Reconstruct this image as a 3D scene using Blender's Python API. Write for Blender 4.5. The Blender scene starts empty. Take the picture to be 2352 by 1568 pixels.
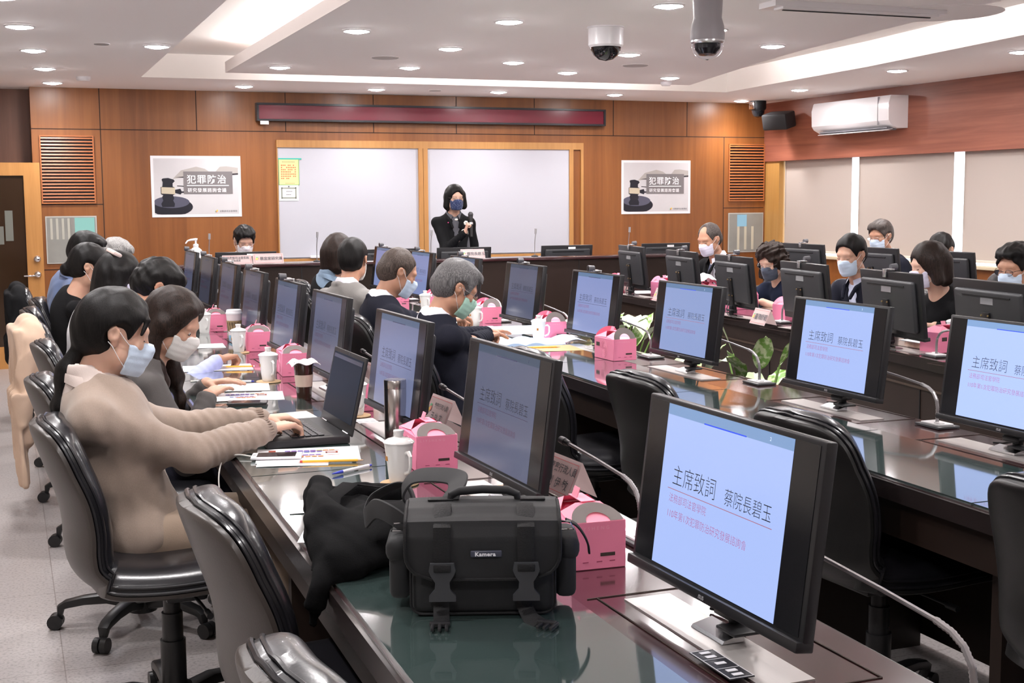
import bpy, bmesh, math, random
import numpy as np
from mathutils import Vector, Matrix, Euler
random.seed(7); RNG = np.random.RandomState(5)
SC = bpy.context.scene; COL = SC.collection
PI = math.pi; R = math.radians

# ---------------------------------------------------------------- camera
F = 2995.0                      # focal length in pixels of a 2352 px wide frame
PITCH, ROLL, HEAD = R(6.261), R(-.3685), R(21.2)
CAMZ = 1.5
def _camrot():
    cp, sp, cr, sr = math.cos(PITCH), math.sin(PITCH), math.cos(ROLL), math.sin(ROLL)
    m = np.array([[1, 0, 0], [0, -sp, -cp], [0, cp, -sp]])
    rr = np.array([[cr, -sr, 0], [sr, cr, 0], [0, 0, 1]]) @ m
    z = np.array([[math.cos(HEAD), -math.sin(HEAD), 0], [math.sin(HEAD), math.cos(HEAD), 0], [0, 0, 1]])
    return rr @ z
A = _camrot()
cd = bpy.data.cameras.new('camera'); cam = bpy.data.objects.new('camera', cd); COL.objects.link(cam)
cd.sensor_width = 36; cd.lens = F / 2352 * 36; cd.clip_start = .05; cd.clip_end = 100
cam.matrix_world = Matrix.Translation((0, 0, CAMZ)) @ Matrix([list(A[0]), list(-A[1]), list(-A[2])]).transposed().to_4x4()
SC.camera = cam
# world: pale daylight that only shows through the gaps of the blinds
W = bpy.data.worlds.new('world'); SC.world = W; W.use_nodes = True
W.node_tree.nodes['Background'].inputs[0].default_value = (.80, .88, 1, 1)
W.node_tree.nodes['Background'].inputs[1].default_value = 3.0
SC.view_settings.view_transform = 'Standard'; SC.view_settings.look = 'None'
SC.view_settings.gamma = 1; SC.view_settings.use_curve_mapping = False
SC.view_settings.exposure = 0.68
DOWNLIGHT_POWER = 27.0
COVE_STRENGTH = 36.0
SC.cycles.max_bounces = 8; SC.cycles.diffuse_bounces = 6; SC.cycles.glossy_bounces = 4
SC.cycles.transmission_bounces = 6; SC.cycles.transparent_max_bounces = 8
SC.cycles.use_denoising = True; SC.cycles.sample_clamp_indirect = 6

# ---------------------------------------------------------------- materials
MATS = {}
def mat(name, col, rough=.5, metal=0, spec=.5, bump=0, bscale=60, bstretch=(1, 1, 1), var=0, vscale=8, coat=0, sheen=0, emit=None, estr=0, alpha=1, trans=0, ior=1.45, sss=0):
    if name in MATS: return MATS[name]
    m = bpy.data.materials.new(name); m.use_nodes = True; nt = m.node_tree
    b = nt.nodes['Principled BSDF']
    c4 = (*col, 1)
    b.inputs['Base Color'].default_value = c4; b.inputs['Roughness'].default_value = rough
    b.inputs['Metallic'].default_value = metal; b.inputs['Specular IOR Level'].default_value = spec
    b.inputs['Coat Weight'].default_value = coat; b.inputs['Coat Roughness'].default_value = .06
    b.inputs['Sheen Weight'].default_value = sheen; b.inputs['IOR'].default_value = ior
    b.inputs['Alpha'].default_value = alpha; b.inputs['Transmission Weight'].default_value = trans
    if sss:
        b.inputs['Subsurface Weight'].default_value = sss; b.inputs['Subsurface Radius'].default_value = (1, .35, .2); b.inputs['Subsurface Scale'].default_value = .006
    if emit: b.inputs['Emission Color'].default_value = (*emit, 1); b.inputs['Emission Strength'].default_value = estr
    if bump or var:
        tc = nt.nodes.new('ShaderNodeTexCoord'); mp = nt.nodes.new('ShaderNodeMapping'); mp.inputs['Scale'].default_value = bstretch
        nt.links.new(tc.outputs['Object'], mp.inputs['Vector'])
    if bump:
        n = nt.nodes.new('ShaderNodeTexNoise'); n.inputs['Scale'].default_value = bscale; n.inputs['Detail'].default_value = 4
        bp = nt.nodes.new('ShaderNodeBump'); bp.inputs['Strength'].default_value = bump; bp.inputs['Distance'].default_value = .01
        nt.links.new(mp.outputs[0], n.inputs['Vector']); nt.links.new(n.outputs['Fac'], bp.inputs['Height']); nt.links.new(bp.outputs[0], b.inputs['Normal'])
    if var:
        n = nt.nodes.new('ShaderNodeTexNoise'); n.inputs['Scale'].default_value = vscale; n.inputs['Detail'].default_value = 5
        mx = nt.nodes.new('ShaderNodeMix'); mx.data_type = 'RGBA'
        mx.inputs['A'].default_value = tuple(max(0, c * (1 - var)) for c in col) + (1,); mx.inputs['B'].default_value = tuple(min(1, c * (1 + var)) for c in col) + (1,)
        nt.links.new(mp.outputs[0], n.inputs['Vector']); nt.links.new(n.outputs['Fac'], mx.inputs['Factor']); nt.links.new(mx.outputs['Result'], b.inputs['Base Color'])
    MATS[name] = m; return m
def wood(name, c1, c2, grain=(40, 40, 1.2), rough=.32, spec=.5, bump=.02, coat=0, blocks=0):
    """veneer: long fibres along the low-scale axis, optional broad plank-to-plank variation"""
    if name in MATS: return MATS[name]
    m = bpy.data.materials.new(name); m.use_nodes = True; nt = m.node_tree; N = nt.nodes; L = nt.links
    b = N['Principled BSDF']; b.inputs['Roughness'].default_value = rough; b.inputs['Specular IOR Level'].default_value = spec
    b.inputs['Coat Weight'].default_value = coat; b.inputs['Coat Roughness'].default_value = .08
    tc = N.new('ShaderNodeTexCoord'); mp = N.new('ShaderNodeMapping'); mp.inputs['Scale'].default_value = grain
    L.new(tc.outputs['Object'], mp.inputs['Vector'])
    n = N.new('ShaderNodeTexNoise'); n.inputs['Scale'].default_value = 1; n.inputs['Detail'].default_value = 6; n.inputs['Roughness'].default_value = .62; n.inputs['Distortion'].default_value = .6
    L.new(mp.outputs[0], n.inputs['Vector'])
    mp2 = N.new('ShaderNodeMapping'); mp2.inputs['Scale'].default_value = tuple(g * .09 for g in grain); L.new(tc.outputs['Object'], mp2.inputs['Vector'])
    n2 = N.new('ShaderNodeTexNoise'); n2.inputs['Scale'].default_value = 1; n2.inputs['Detail'].default_value = 2; L.new(mp2.outputs[0], n2.inputs['Vector'])
    ad = N.new('ShaderNodeMath'); ad.operation = 'MULTIPLY_ADD'; ad.inputs[1].default_value = .55; L.new(n.outputs['Fac'], ad.inputs[0])
    sc = N.new('ShaderNodeMath'); sc.operation = 'MULTIPLY'; sc.inputs[1].default_value = .45; L.new(n2.outputs['Fac'], sc.inputs[0]); L.new(sc.outputs[0], ad.inputs[2])
    rp = N.new('ShaderNodeValToRGB'); rp.color_ramp.elements[0].position = .36; rp.color_ramp.elements[1].position = .64
    rp.color_ramp.elements[0].color = (*c1, 1); rp.color_ramp.elements[1].color = (*c2, 1)
    L.new(ad.outputs[0], rp.inputs[0]); L.new(rp.outputs[0], b.inputs['Base Color'])
    bp = N.new('ShaderNodeBump'); bp.inputs['Strength'].default_value = bump; bp.inputs['Distance'].default_value = .005
    L.new(n.outputs['Fac'], bp.inputs['Height']); L.new(bp.outputs[0], b.inputs['Normal'])
    MATS[name] = m; return m
def emis(name, col, s):
    if name in MATS: return MATS[name]
    m = bpy.data.materials.new(name); m.use_nodes = True; nt = m.node_tree
    for n in list(nt.nodes): nt.nodes.remove(n)
    o = nt.nodes.new('ShaderNodeOutputMaterial'); e = nt.nodes.new('ShaderNodeEmission')
    e.inputs[0].default_value = (*col, 1); e.inputs[1].default_value = s; nt.links.new(e.outputs[0], o.inputs[0]); MATS[name] = m; return m

# ---------------------------------------------------------------- mesh building
class MB:
    """collects shapes into one mesh"""
    def __init__(s): s.bm = bmesh.new()
    def _add(s, vs, fs, M=None):
        if M is not None: vs = [M @ Vector(v) for v in vs]
        bv = [s.bm.verts.new(v) for v in vs]
        for f in fs:
            try: s.bm.faces.new([bv[i] for i in f])
            except ValueError: pass
        return bv
    def box(s, c, d, M=None, bev=0, seg=2, rot=None):
        hx, hy, hz = d[0] / 2, d[1] / 2, d[2] / 2
        T = Matrix.Translation(c)
        if rot is not None: T = T @ (rot if isinstance(rot, Matrix) else Euler(rot).to_matrix().to_4x4())
        if M is not None: T = M @ T
        vs = [(x, y, z) for x in (-hx, hx) for y in (-hy, hy) for z in (-hz, hz)]
        fs = [(0, 1, 3, 2), (4, 6, 7, 5), (0, 4, 5, 1), (2, 3, 7, 6), (0, 2, 6, 4), (1, 5, 7, 3)]
        bv = s._add(vs, fs, T)
        if bev > 0:
            es = {e for v in bv for e in v.link_edges}
            bmesh.ops.bevel(s.bm, geom=list(es), offset=min(bev, hx * .98, hy * .98, hz * .98), segments=seg, affect='EDGES', profile=.5)
        return s
    def span(s, a, b, **k):
        return s.box([(a[i] + b[i]) / 2 for i in range(3)], [abs(b[i] - a[i]) for i in range(3)], **k)
    def lathe(s, prof, n=24, M=None, cap=True):
        vs, fs = [], []
        for r, z in prof:
            for i in range(n): t = 2 * PI * i / n; vs.append((r * math.cos(t), r * math.sin(t), z))
        for j in range(len(prof) - 1):
            for i in range(n): a = j * n + i; b = j * n + (i + 1) % n; fs.append((a, b, b + n, a + n))
        if cap:
            if prof[0][0] > 1e-5: fs.append(tuple(range(n - 1, -1, -1)))
            if prof[-1][0] > 1e-5: fs.append(tuple(range((len(prof) - 1) * n, len(prof) * n)))
        s._add(vs, fs, M); return s
    def cyl(s, a, b, r, r2=None, n=16):
        a, b = Vector(a), Vector(b); d = b - a; L_ = d.length
        q = Vector((0, 0, 1)).rotation_difference(d.normalized()).to_matrix().to_4x4()
        return s.lathe([(r, 0), (r if r2 is None else r2, L_)], n, Matrix.Translation(a) @ q)
    def ball(s, c, r, n=16, M=None):
        if not hasattr(r, '__len__'): r = (r, r, r)
        k = n // 2; pr = [(max(1e-6, math.sin(PI * i / k)), -math.cos(PI * i / k)) for i in range(k + 1)]
        T = Matrix.Translation(c) @ Matrix.Diagonal((*r, 1))
        if M is not None: T = M @ T
        return s.lathe(pr, n, T, cap=False)
    def tube(s, pts, r, n=8, cap=True, flat=None, up=(0, 0, 1)):
        """swept tube; r may be a list; flat=(w,h) gives an oval/rectangular ribbon section"""
        P = [Vector(p) for p in pts]; m = len(P); vs, fs = [], []
        pu = None
        for i, p in enumerate(P):
            t = (P[min(i + 1, m - 1)] - P[max(i - 1, 0)]).normalized()
            if pu is None:
                u = Vector(up) - t * t.dot(Vector(up))
                if u.length < 1e-3: u = Vector((1, 0, 0)) - t * t.x
            else: u = pu - t * t.dot(pu)
            u.normalize(); pu = u; v = t.cross(u)
            rr = r[i] if hasattr(r, '__len__') else r
            for k in range(n):
                a = 2 * PI * k / n
                if flat: vs.append(p + v * math.copysign(abs(math.cos(a)) ** .5, math.cos(a)) * flat[0] / 2 * rr + u * math.copysign(abs(math.sin(a)) ** .5, math.sin(a)) * flat[1] / 2 * rr)
                else: vs.append(p + v * math.cos(a) * rr + u * math.sin(a) * rr)
        for i in range(m - 1):
            for k in range(n): a = i * n + k; b = i * n + (k + 1) % n; fs.append((a, b, b + n, a + n))
        if cap: fs.append(tuple(range(n - 1, -1, -1))); fs.append(tuple(range((m - 1) * n, m * n)))
        s._add(vs, fs); return s
    def prism(s, poly, z0, z1, M=None):
        n = len(poly); vs = [(x, y, z0) for x, y in poly] + [(x, y, z1) for x, y in poly]
        fs = [tuple(range(n - 1, -1, -1)), tuple(range(n, 2 * n))] + [(i, (i + 1) % n, (i + 1) % n + n, i + n) for i in range(n)]
        s._add(vs, fs, M); return s
    def quad(s, a, b, c, d): s._add([a, b, c, d], [(0, 1, 2, 3)]); return s
    def grid(s, fn, nu, nv, thick=0):
        vs = [fn(i / nu, j / nv) for i in range(nu + 1) for j in range(nv + 1)]
        fs = [(i * (nv + 1) + j, (i + 1) * (nv + 1) + j, (i + 1) * (nv + 1) + j + 1, i * (nv + 1) + j + 1) for i in range(nu) for j in range(nv)]
        s._add(vs, fs)
        if thick:
            bmesh.ops.recalc_face_normals(s.bm, faces=s.bm.faces)
            bmesh.ops.solidify(s.bm, geom=list(s.bm.faces), thickness=thick)
        return s
    def build(s, name, m, parent=None, smooth=38, M=None, recalc=True):
        if recalc: bmesh.ops.recalc_face_normals(s.bm, faces=s.bm.faces)
        if M is not None: bmesh.ops.transform(s.bm, matrix=M, verts=s.bm.verts)
        if smooth:
            for f in s.bm.faces: f.smooth = True
            th = R(smooth)
            for e in s.bm.edges:
                if len(e.link_faces) == 2 and e.calc_face_angle(0) > th: e.smooth = False
        me = bpy.data.meshes.new(name); s.bm.to_mesh(me); s.bm.free()
        me.materials.append(m)
        return link(name, me, parent)
def link(name, me, parent=None):
    o = bpy.data.objects.new(name, me); COL.objects.link(o)
    if parent is not None: o.parent = parent
    return o
def tag(o, label=None, cat=None, group=None, kind=None):
    if label: o['label'] = label
    if cat: o['category'] = cat
    if group: o['group'] = group
    if kind: o['kind'] = kind
    return o
def thing(name, label, cat, loc=(0, 0, 0), rz=0, group=None):
    o = bpy.data.objects.new(name, None); COL.objects.link(o); o.empty_display_size = .05
    o.location = loc; o.rotation_euler = (0, 0, rz); return tag(o, label, cat, group)
def struct(mb, name, m, **k):
    o = mb.build(name, m, **k); o['kind'] = 'structure'; return o
KIDS = {}
def copy_tree(o, parent=None):
    c = o.copy(); COL.objects.link(c)
    if parent is not None: c.parent = parent
    for ch in list(o.children): copy_tree(ch, c)
    return c
def dup(root, loc, rz=0, label=None, group=None):
    c = copy_tree(root); c.location = loc; c.rotation_euler = (0, 0, rz)
    if label: c['label'] = label
    if group: c['group'] = group
    return c
_txt = {}
def text_mesh(body, size, ext=0, offset=0, align='LEFT', spacing=1.0):
    key = (body, size, ext, offset, align, spacing)
    if key in _txt: return _txt[key]
    cu = bpy.data.curves.new('t', 'FONT'); cu.body = body; cu.size = size; cu.extrude = ext; cu.offset = offset; cu.align_x = align
    cu.space_character = spacing; cu.resolution_u = 3
    ob = bpy.data.objects.new('t', cu); COL.objects.link(ob)
    bpy.context.view_layer.update()
    me = bpy.data.meshes.new_from_object(ob.evaluated_get(bpy.context.evaluated_depsgraph_get()))
    bpy.data.objects.remove(ob); me.materials.clear(); _txt[key] = me; return me
def text(name, body, size, m, parent, M, ext=0, offset=0, align='LEFT', spacing=1.0, sx=1.0):
    """flat lettering in the local XY plane of M, as a mesh"""
    me = text_mesh(body, size, ext, offset, align, spacing).copy(); me.materials.append(m)
    me.transform(M @ Matrix.Diagonal((sx, 1, 1, 1)))
    me.name = name; return link(name, me, parent)
def frame(o, x, y, z=None):
    """matrix with given origin, x axis, y axis"""
    x = Vector(x).normalized(); y = Vector(y); y = (y - x * y.dot(x)).normalized(); z = x.cross(y)
    m = Matrix((x, y, z)).transposed().to_4x4(); m.translation = Vector(o); return m
# ================================================================ room
YW, XR, HC = 12.6, 7.9, 2.52        # front wall, right wall, ceiling height
XL, YB = -2.2, -3.0
M_ceil = mat('ceiling_paint', (.93, .895, .89), .85)
M_white = mat('cove_white', (.90, .865, .83), .8)
M_wood = wood('teak_veneer', (.182, .060, .015), (.285, .104, .028), (14, 14, .55), rough=.36)
M_wood_shaded = wood('shaded_teak_veneer', (.12, .05, .03), (.2, .085, .05), (12, 12, .55), rough=.42)  # shade of the recessed alcove put into the colour, a darker teak copy
M_wood_h = wood('walnut_band_veneer', (.17, .05, .03), (.36, .125, .078), (6, .7, 16), rough=.42)
M_wood_l = wood('light_oak', (.42, .19, .05), (.56, .27, .08), (20, 20, 1.5), rough=.4)
M_seam = mat('dark_seam', (.03, .015, .01), .8)
M_black = mat('matt_black', (.012, .012, .014), .5)
M_steel = mat('brushed_steel', (.62, .62, .63), .28, 1)
M_chrome = mat('chrome', (.8, .8, .82), .12, 1)

# floor: pale speckled vinyl tiles with thin joints
def floor_mat():
    m = bpy.data.materials.new('speckled_vinyl'); m.use_nodes = True; nt = m.node_tree; N = nt.nodes; L = nt.links; b = N['Principled BSDF']
    b.inputs['Roughness'].default_value = .3
    tc = N.new('ShaderNodeTexCoord')
    n = N.new('ShaderNodeTexNoise'); n.inputs['Scale'].default_value = 90; n.inputs['Detail'].default_value = 3; L.new(tc.outputs['Object'], n.inputs['Vector'])
    rp = N.new('ShaderNodeValToRGB'); e = rp.color_ramp.elements; e[0].position = .3; e[0].color = (.25, .23, .225, 1); e[1].position = .52; e[1].color = (.415, .385, .38, 1)
    L.new(n.outputs['Fac'], rp.inputs[0])
    n2 = N.new('ShaderNodeTexNoise'); n2.inputs['Scale'].default_value = 2.5; L.new(tc.outputs['Object'], n2.inputs['Vector'])
    br = N.new('ShaderNodeTexBrick'); br.offset = 0; br.inputs['Color1'].default_value = (1, 1, 1, 1); br.inputs['Color2'].default_value = (.94, .94, .94, 1); br.inputs['Mortar'].default_value = (.62, .58, .56, 1)
    br.inputs['Scale'].default_value = 1; br.inputs['Brick Width'].default_value = .9; br.inputs['Row Height'].default_value = .9; br.inputs['Mortar Size'].default_value = .002
    mp = N.new('ShaderNodeMapping'); mp.inputs['Location'].default_value = (.78, .2, 0); L.new(tc.outputs['Object'], mp.inputs['Vector']); L.new(mp.outputs[0], br.inputs['Vector'])
    mx = N.new('ShaderNodeMix'); mx.data_type = 'RGBA'; mx.blend_type = 'MULTIPLY'; mx.inputs['Factor'].default_value = 1
    L.new(rp.outputs[0], mx.inputs['A']); L.new(br.outputs['Color'], mx.inputs['B']); L.new(mx.outputs['Result'], b.inputs['Base Color'])
    return m
struct(MB().span((XL, YB, -.1), (XR + .2, YW + .6, 0)), 'floor', floor_mat(), smooth=0)

# ceiling with a long raised cove round a dropped centre panel
OUT = [(1.12, -2.2), (6.0, -2.2), (6.0, 3.0), (6.15, 6.74), (6.45, 8.8), (6.56, 10.1), (6.66, 11.32), (1.12, 11.36)]
INN = [(1.72, -1.6), (4.75, -1.6), (4.80, 3.0), (4.94, 5.46), (5.14, 6.98), (5.3, 8.04), (5.48, 8.9), (5.74, 10.0), (5.92, 10.72), (1.72, 10.78)]
def ceiling():
    mb = MB(); bm = mb.bm
    outer = [bm.verts.new((x, y, HC)) for x, y in [(XL, YB), (XR + .1, YB), (XR + .1, YW + .5), (XL, YW + .5)]]
    inner = [bm.verts.new((x, y, HC)) for x, y in OUT]
    es = [bm.edges.new((outer[i], outer[(i + 1) % 4])) for i in range(4)] + [bm.edges.new((inner[i], inner[(i + 1) % len(inner)])) for i in range(len(inner))]
    bmesh.ops.triangle_fill(bm, edges=es, use_beauty=True)
    return mb
struct(ceiling(), 'ceiling', M_ceil, smooth=0)
mb = MB(); n = len(OUT); zt = HC + .2
for i in range(n):
    a, b = OUT[i], OUT[(i + 1) % n]; mb.quad((*a, HC), (*b, HC), (*b, zt), (*a, zt))
mb.quad(*[(x, y, zt) for x, y in [(XL, YB), (XR + .1, YB), (XR + .1, YW + .5), (XL, YW + .5)]])
struct(mb, 'ceiling_cove', M_white, smooth=0, recalc=False)
struct(MB().prism(INN, HC, HC + .085), 'ceiling_centre_panel', M_ceil, smooth=0)
# fluorescent tubes lying in the cove on top of the centre panel
M_tube = emis('cove_lamp_glow', (1, .93, .92), COVE_STRENGTH)
def cove(a, b, label):
    a, b = Vector(a), Vector(b); n = 1; d = b - a
    for i in range(n):
        p, q = a + d * (i + .03), a + d * (i + .97)
        t = thing('fluorescent_tube', label, 'lamp', p, 0, 'cove lamps above the ceiling panel')
        MB().cyl((0, 0, .022), q - p + Vector((0, 0, .022)), .016, n=10).build('tube', M_tube, t)
        MB().cyl(Vector((0, 0, .018)), (q - p) * .012 + Vector((0, 0, .018)), .018, n=10).build('end_cap', M_steel, t)
Z_ = HC + .086
cove((1.80, -1.4, Z_), (1.80, 10.6, Z_), 'white fluorescent tube in the left cove above the centre ceiling panel')
cove((2.0, 10.68, Z_), (5.8, 10.62, Z_), 'white fluorescent tube in the far cove beyond the centre ceiling panel')
for k in range(4, len(INN) - 2):
    pass
cove((4.68, -1.4, Z_), (4.86, 5.4, Z_), 'white fluorescent tube in the near half of the right cove')
cove((4.86, 5.5, Z_), (5.8, 10.55, Z_), 'white fluorescent tube in the far half of the right cove')

# walls
mb = MB(); mb.span((.27, YW, 0), (XR + .4, YW + .12, 2.6))
struct(mb, 'wall_front', M_wood, smooth=0)
mb = MB(); mb.span((XL, YW + .3, 0), (.4, YW + .42, 2.6)); mb.span((.27, YW + .12, 0), (.4, YW + .3, 2.6)); struct(mb, 'wall_alcove', M_wood_shaded, smooth=0)
struct(MB().span((XL - .1, YB, 0), (XL, YW + .4, 2.6)), 'wall_left', mat('cream_paint', (.62, .58, .53), .8), smooth=0)
struct(MB().span((XL, YB - .1, 0), (XR, YB, 2.6)), 'wall_back', mat('cream_paint', (.62, .58, .53), .8), smooth=0)
# seams between the veneer panels, cut as thin dark strips proud by a hair
mb = MB()
for x0, x1, z in [(.27, 7.9, 2.15), (.30, .87, 1.47), (.30, .87, .88), (7.39, 7.9, 1.38)]: mb.span((x0, YW - .0015, z - .004), (x1, YW, z + .004))
for x, z0, z1 in [(.865, .0, 2.52), (1.73, 2.15, 2.52), (2.57, 2.15, 2.52), (3.44, 2.15, 2.52), (4.30, 2.15, 2.52), (5.15, 2.15, 2.52), (6.05, 2.15, 2.52), (6.93, 2.15, 2.52), (7.39, 0, 2.15)]:
    mb.span((x - .004, YW - .0015, z0), (x + .004, YW, z1))
struct(mb, 'trim_panel_seams', M_seam, smooth=0)
# right wall: walnut band over the windows, sill, wooden dado
mb = MB(); mb.span((XR, -1, 1.885), (XR + .14, YW, 2.62)); struct(mb, 'wall_right_band', M_wood_h, smooth=0)
mb = MB(); mb.span((XR, YB, 0), (XR + .2, YW, .86)); struct(mb, 'wall_right_dado', M_wood, smooth=0)
mb = MB(); mb.span((XR + .13, YB, .86), (XR + .35, -1, 2.6)); struct(mb, 'wall_right_rear', M_wood, smooth=0)
mb = MB(); mb.span((XR - .06, -1, .86), (XR + .16, YW - .2, .89), bev=.006); struct(mb, 'window_sill', mat('sill_cream', (.62, .52, .36), .4), smooth=0)
mb = MB(); mb.span((XR + .02, YW - .28, .86), (XR + .16, YW, 1.89)); struct(mb, 'trim_window_jamb', wood('jamb_wood', (.40, .2, .05), (.52, .29, .09), (16, 16, 1)), smooth=0)
# windows and roller blinds
M_blind = mat('blind_fabric', (.53, .465, .42), .85, bump=.05, bscale=400)
M_glass = mat('window_glass', (.95, .97, 1), .02, trans=1, ior=1.02)
ys = [(12.305, 11.10), (10.98, 9.58), (9.44, 8.0), (7.88, 6.4), (6.28, 4.8), (4.68, 3.2), (3.08, 1.6), (1.48, 0.0)]
names = ['nearest the whiteboard wall', 'behind the grey-haired man', 'at the right edge of view', 'beyond the right edge of view']
for i, (y0, y1) in enumerate(ys):
    w = struct(MB().span((XR + .17, y1 - .12, .86), (XR + .18, y0, 1.95)), 'window_%d' % (i + 1), M_glass, smooth=0)
    MB().span((XR + .165, y1 - .10, .89), (XR + .19, y1 - .03, 1.9)).build('window_frame', mat('white_aluminium', (.75, .75, .76), .4), w, smooth=0) if i > 40 else None
    t = thing('roller_blind', 'beige roller blind ' + names[min(i, 3)] + ', drawn down over the window', 'blind', (XR + .09, (y0 + y1) / 2, .93), 0, 'roller blinds')
    h = (y0 - y1) / 2
    MB().span((-.0015, -h, 0), (.0015, h, 1.0)).build('fabric', M_blind, t, smooth=0)
    MB().span((-.008, -h, -.02), (.008, h, .004), bev=.004).build('bottom_bar', mat('blind_bar', (.7, .64, .57), .5), t)
    MB().cyl((.0, -h, .985), (.0, h, .985), .02).build('roller', M_blind, t)
    MB().tube([(-.015, h - .02, .97), (-.016, h - .02, .3), (-.012, h - .015, .28), (-.008, h - .01, .3), (-.008, h - .01, .97)], .002, 6).build('cord', mat('blind_bar', (.7, .64, .57), .5), t)
nt_ = M_blind.node_tree; tr_ = nt_.nodes.new('ShaderNodeBsdfTranslucent'); tr_.inputs[0].default_value = (.85, .74, .66, 1); mx_ = nt_.nodes.new('ShaderNodeMixShader'); mx_.inputs[0].default_value = .09
nt_.links.new(nt_.nodes['Principled BSDF'].outputs[0], mx_.inputs[1]); nt_.links.new(tr_.outputs[0], mx_.inputs[2]); nt_.links.new(mx_.outputs[0], nt_.nodes['Material Output'].inputs[0])
# louvre grilles
M_slat = wood('grille_slat', (.34, .10, .03), (.46, .16, .05), (2, 30, 30), rough=.4)
def grille(x0, x1, z0, z1, n, label):
    t = thing('wall_vent', label, 'vent', ((x0 + x1) / 2, YW - .001, z0)); w = (x1 - x0) / 2; h = z1 - z0
    MB().span((-w, -.002, 0), (w, 0, h)).build('backing', M_black, t, smooth=0)
    f = MB()
    for a, b in [((-w - .012, -.016, -.012), (-w, 0, h + .012)), ((w, -.016, -.012), (w + .012, 0, h + .012)), ((-w, -.016, h), (w, 0, h + .012)), ((-w, -.016, -.012), (w, 0, 0))]: f.span(a, b)
    f.build('frame', M_slat, t, smooth=0)
    for i in range(n):
        z = h * (i + .5) / n; MB().box((0, -.009, z), (2 * w, .014, h / n * .42), rot=(R(-18), 0, 0)).build('slat', M_slat, t, smooth=0)
grille(.345, .79, 1.49, 2.08, 20, 'wooden louvred wall vent over the small window beside the door')
grille(7.46, 7.89, 1.465, 2.065, 19, 'wooden louvred wall vent at the window end of the front wall')
# small windows in the front wall looking into the control booths
def booth(i, x0, x1, z0, z1):
    w = struct(MB().span((x0 - .01, YW - .012, z0 - .01), (x1 + .01, YW - .004, z1 + .01)), 'window_%d' % i, mat('booth_frame', (.5, .5, .47), .4), smooth=0)
    cx = (x0 + x1) / 2
    MB().span((x0, YW - .014, z0), (x1, YW - .0125, z1)).build('booth_view', mat('booth_grey', (.27, .27, .25), .5, var=.2, vscale=6), w, smooth=0)
    if i == 11:
        MB().span((cx + .03, YW - .016, z1 - .17), (x1 - .01, YW - .0145, z1 - .005)).build('lit_screen', emis('booth_screen', (.50, .95, .86), .42), w, smooth=0)
        for k in range(4): MB().span((x0 + .03 + k * .05, YW - .016, z1 - .2), (x0 + .05 + k * .05, YW - .0145, z1 - .01)).build('curtain_fold', mat('booth_curtain', (.45, .44, .38), .6), w, smooth=0)
        MB().span((cx - .005, YW - .018, z0), (cx + .01, YW - .0145, z1)).build('mullion', mat('booth_mullion', (.25, .24, .22), .5), w, smooth=0)
    else:
        MB().span((x0 + .1, YW - .016, z1 - .14), (x0 + .22, YW - .0145, z1 - .01)).build('lit_screen', emis('booth_sky', (.5, .8, 1), .42), w, smooth=0)
        for k in range(3): MB().span((x0 + .1 + k * .09, YW - .016, z0 + .02), (x0 + .13 + k * .09, YW - .0145, z1 - .14)).build('chair_back', mat('booth_cream', (.55, .52, .42), .6), w, smooth=0)
booth(11, .365, .79, .945, 1.355)
booth(12, 7.46, 7.885, .90, 1.315)
# door with a dark glass pane
MB_ = MB(); x0, x1 = -.75, .325; yd = YW - .08
MB_.span((x0, yd, 0), (x0 + .13, yd + .045, 1.845)).span((x1 - .14, yd, 0), (x1, yd + .045, 1.845)).span((x0 + .13, yd, 1.73), (x1 - .14, yd + .045, 1.845)).span((x0 + .13, yd, 0), (x1 - .14, yd + .045, .2))
door = struct(MB_, 'door_1', M_wood_l, smooth=0)
MB().span((x0 + .13, yd + .016, .2), (x1 - .14, yd + .024, 1.73)).build('door_glass', mat('dark_glass', (.035, .018, .009), .12), door, smooth=0)
for z in (.985, .845):
    k = MB(); k.cyl((x1 - .055, yd, z), (x1 - .055, yd - .02, z), .03); k.ball((x1 - .055, yd - .035, z), (.028, .022, .028)); k.build('door_knob', M_chrome, door)
MB().box((x1 - .12, yd - .03, .835), (.11, .012, .014), bev=.004).build('door_lever', M_chrome, door)
for a, b, c, d in [(-.005, .06, 1.15, 1.42), (-.16, -.02, 1.12, 1.28)]:
    MB().span((a + .02, yd + .013, c), (b + .02, yd + .0155, d)).build('notice_sticker', mat('sticker', (.17, .175, .15), .6), door, smooth=0)

# whiteboard wall: oak frame, three white panels
t = thing('whiteboard', 'wide sliding whiteboard in an oak frame on the front wall', 'whiteboard', (0, YW, 0))
M_wb = mat('whiteboard_enamel', (.53, .535, .59), .16, spec=.6)
M_fr = wood('whiteboard_oak', (.40, .19, .06), (.5, .26, .085), (20, 20, 1), rough=.4)
MB().span((2.48, -.02, .93), (3.885, 0, 2.0)).build('panel', M_wb, t, smooth=0)
MB().span((3.98, -.02, .93), (5.53, 0, 2.0)).build('panel', M_wb, t, smooth=0)
f = MB(); f.span((2.47, -.035, 2.0), (5.69, 0, 2.07)); f.span((3.885, -.045, .86), (3.93, 0, 2.0)); f.span((3.934, -.045, .86), (3.98, 0, 2.0)); f.span((5.53, -.035, .86), (5.575, 0, 2.0)); f.span((5.66, -.035, .86), (5.69, 0, 2.0)); f.span((2.47, -.05, .87), (5.66, 0, .93)); f.span((2.47, -.03, .86), (2.479, 0, 2.0))
f.build('frame', M_fr, t, smooth=0)
MB().span((2.48, -.03, .935), (5.53, -.018, .945)).build('rail', M_steel, t, smooth=0)
MB().span((5.575, -.012, .86), (5.66, 0, 2.0)).build('recess_panel', M_wood, t, smooth=0)
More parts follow.
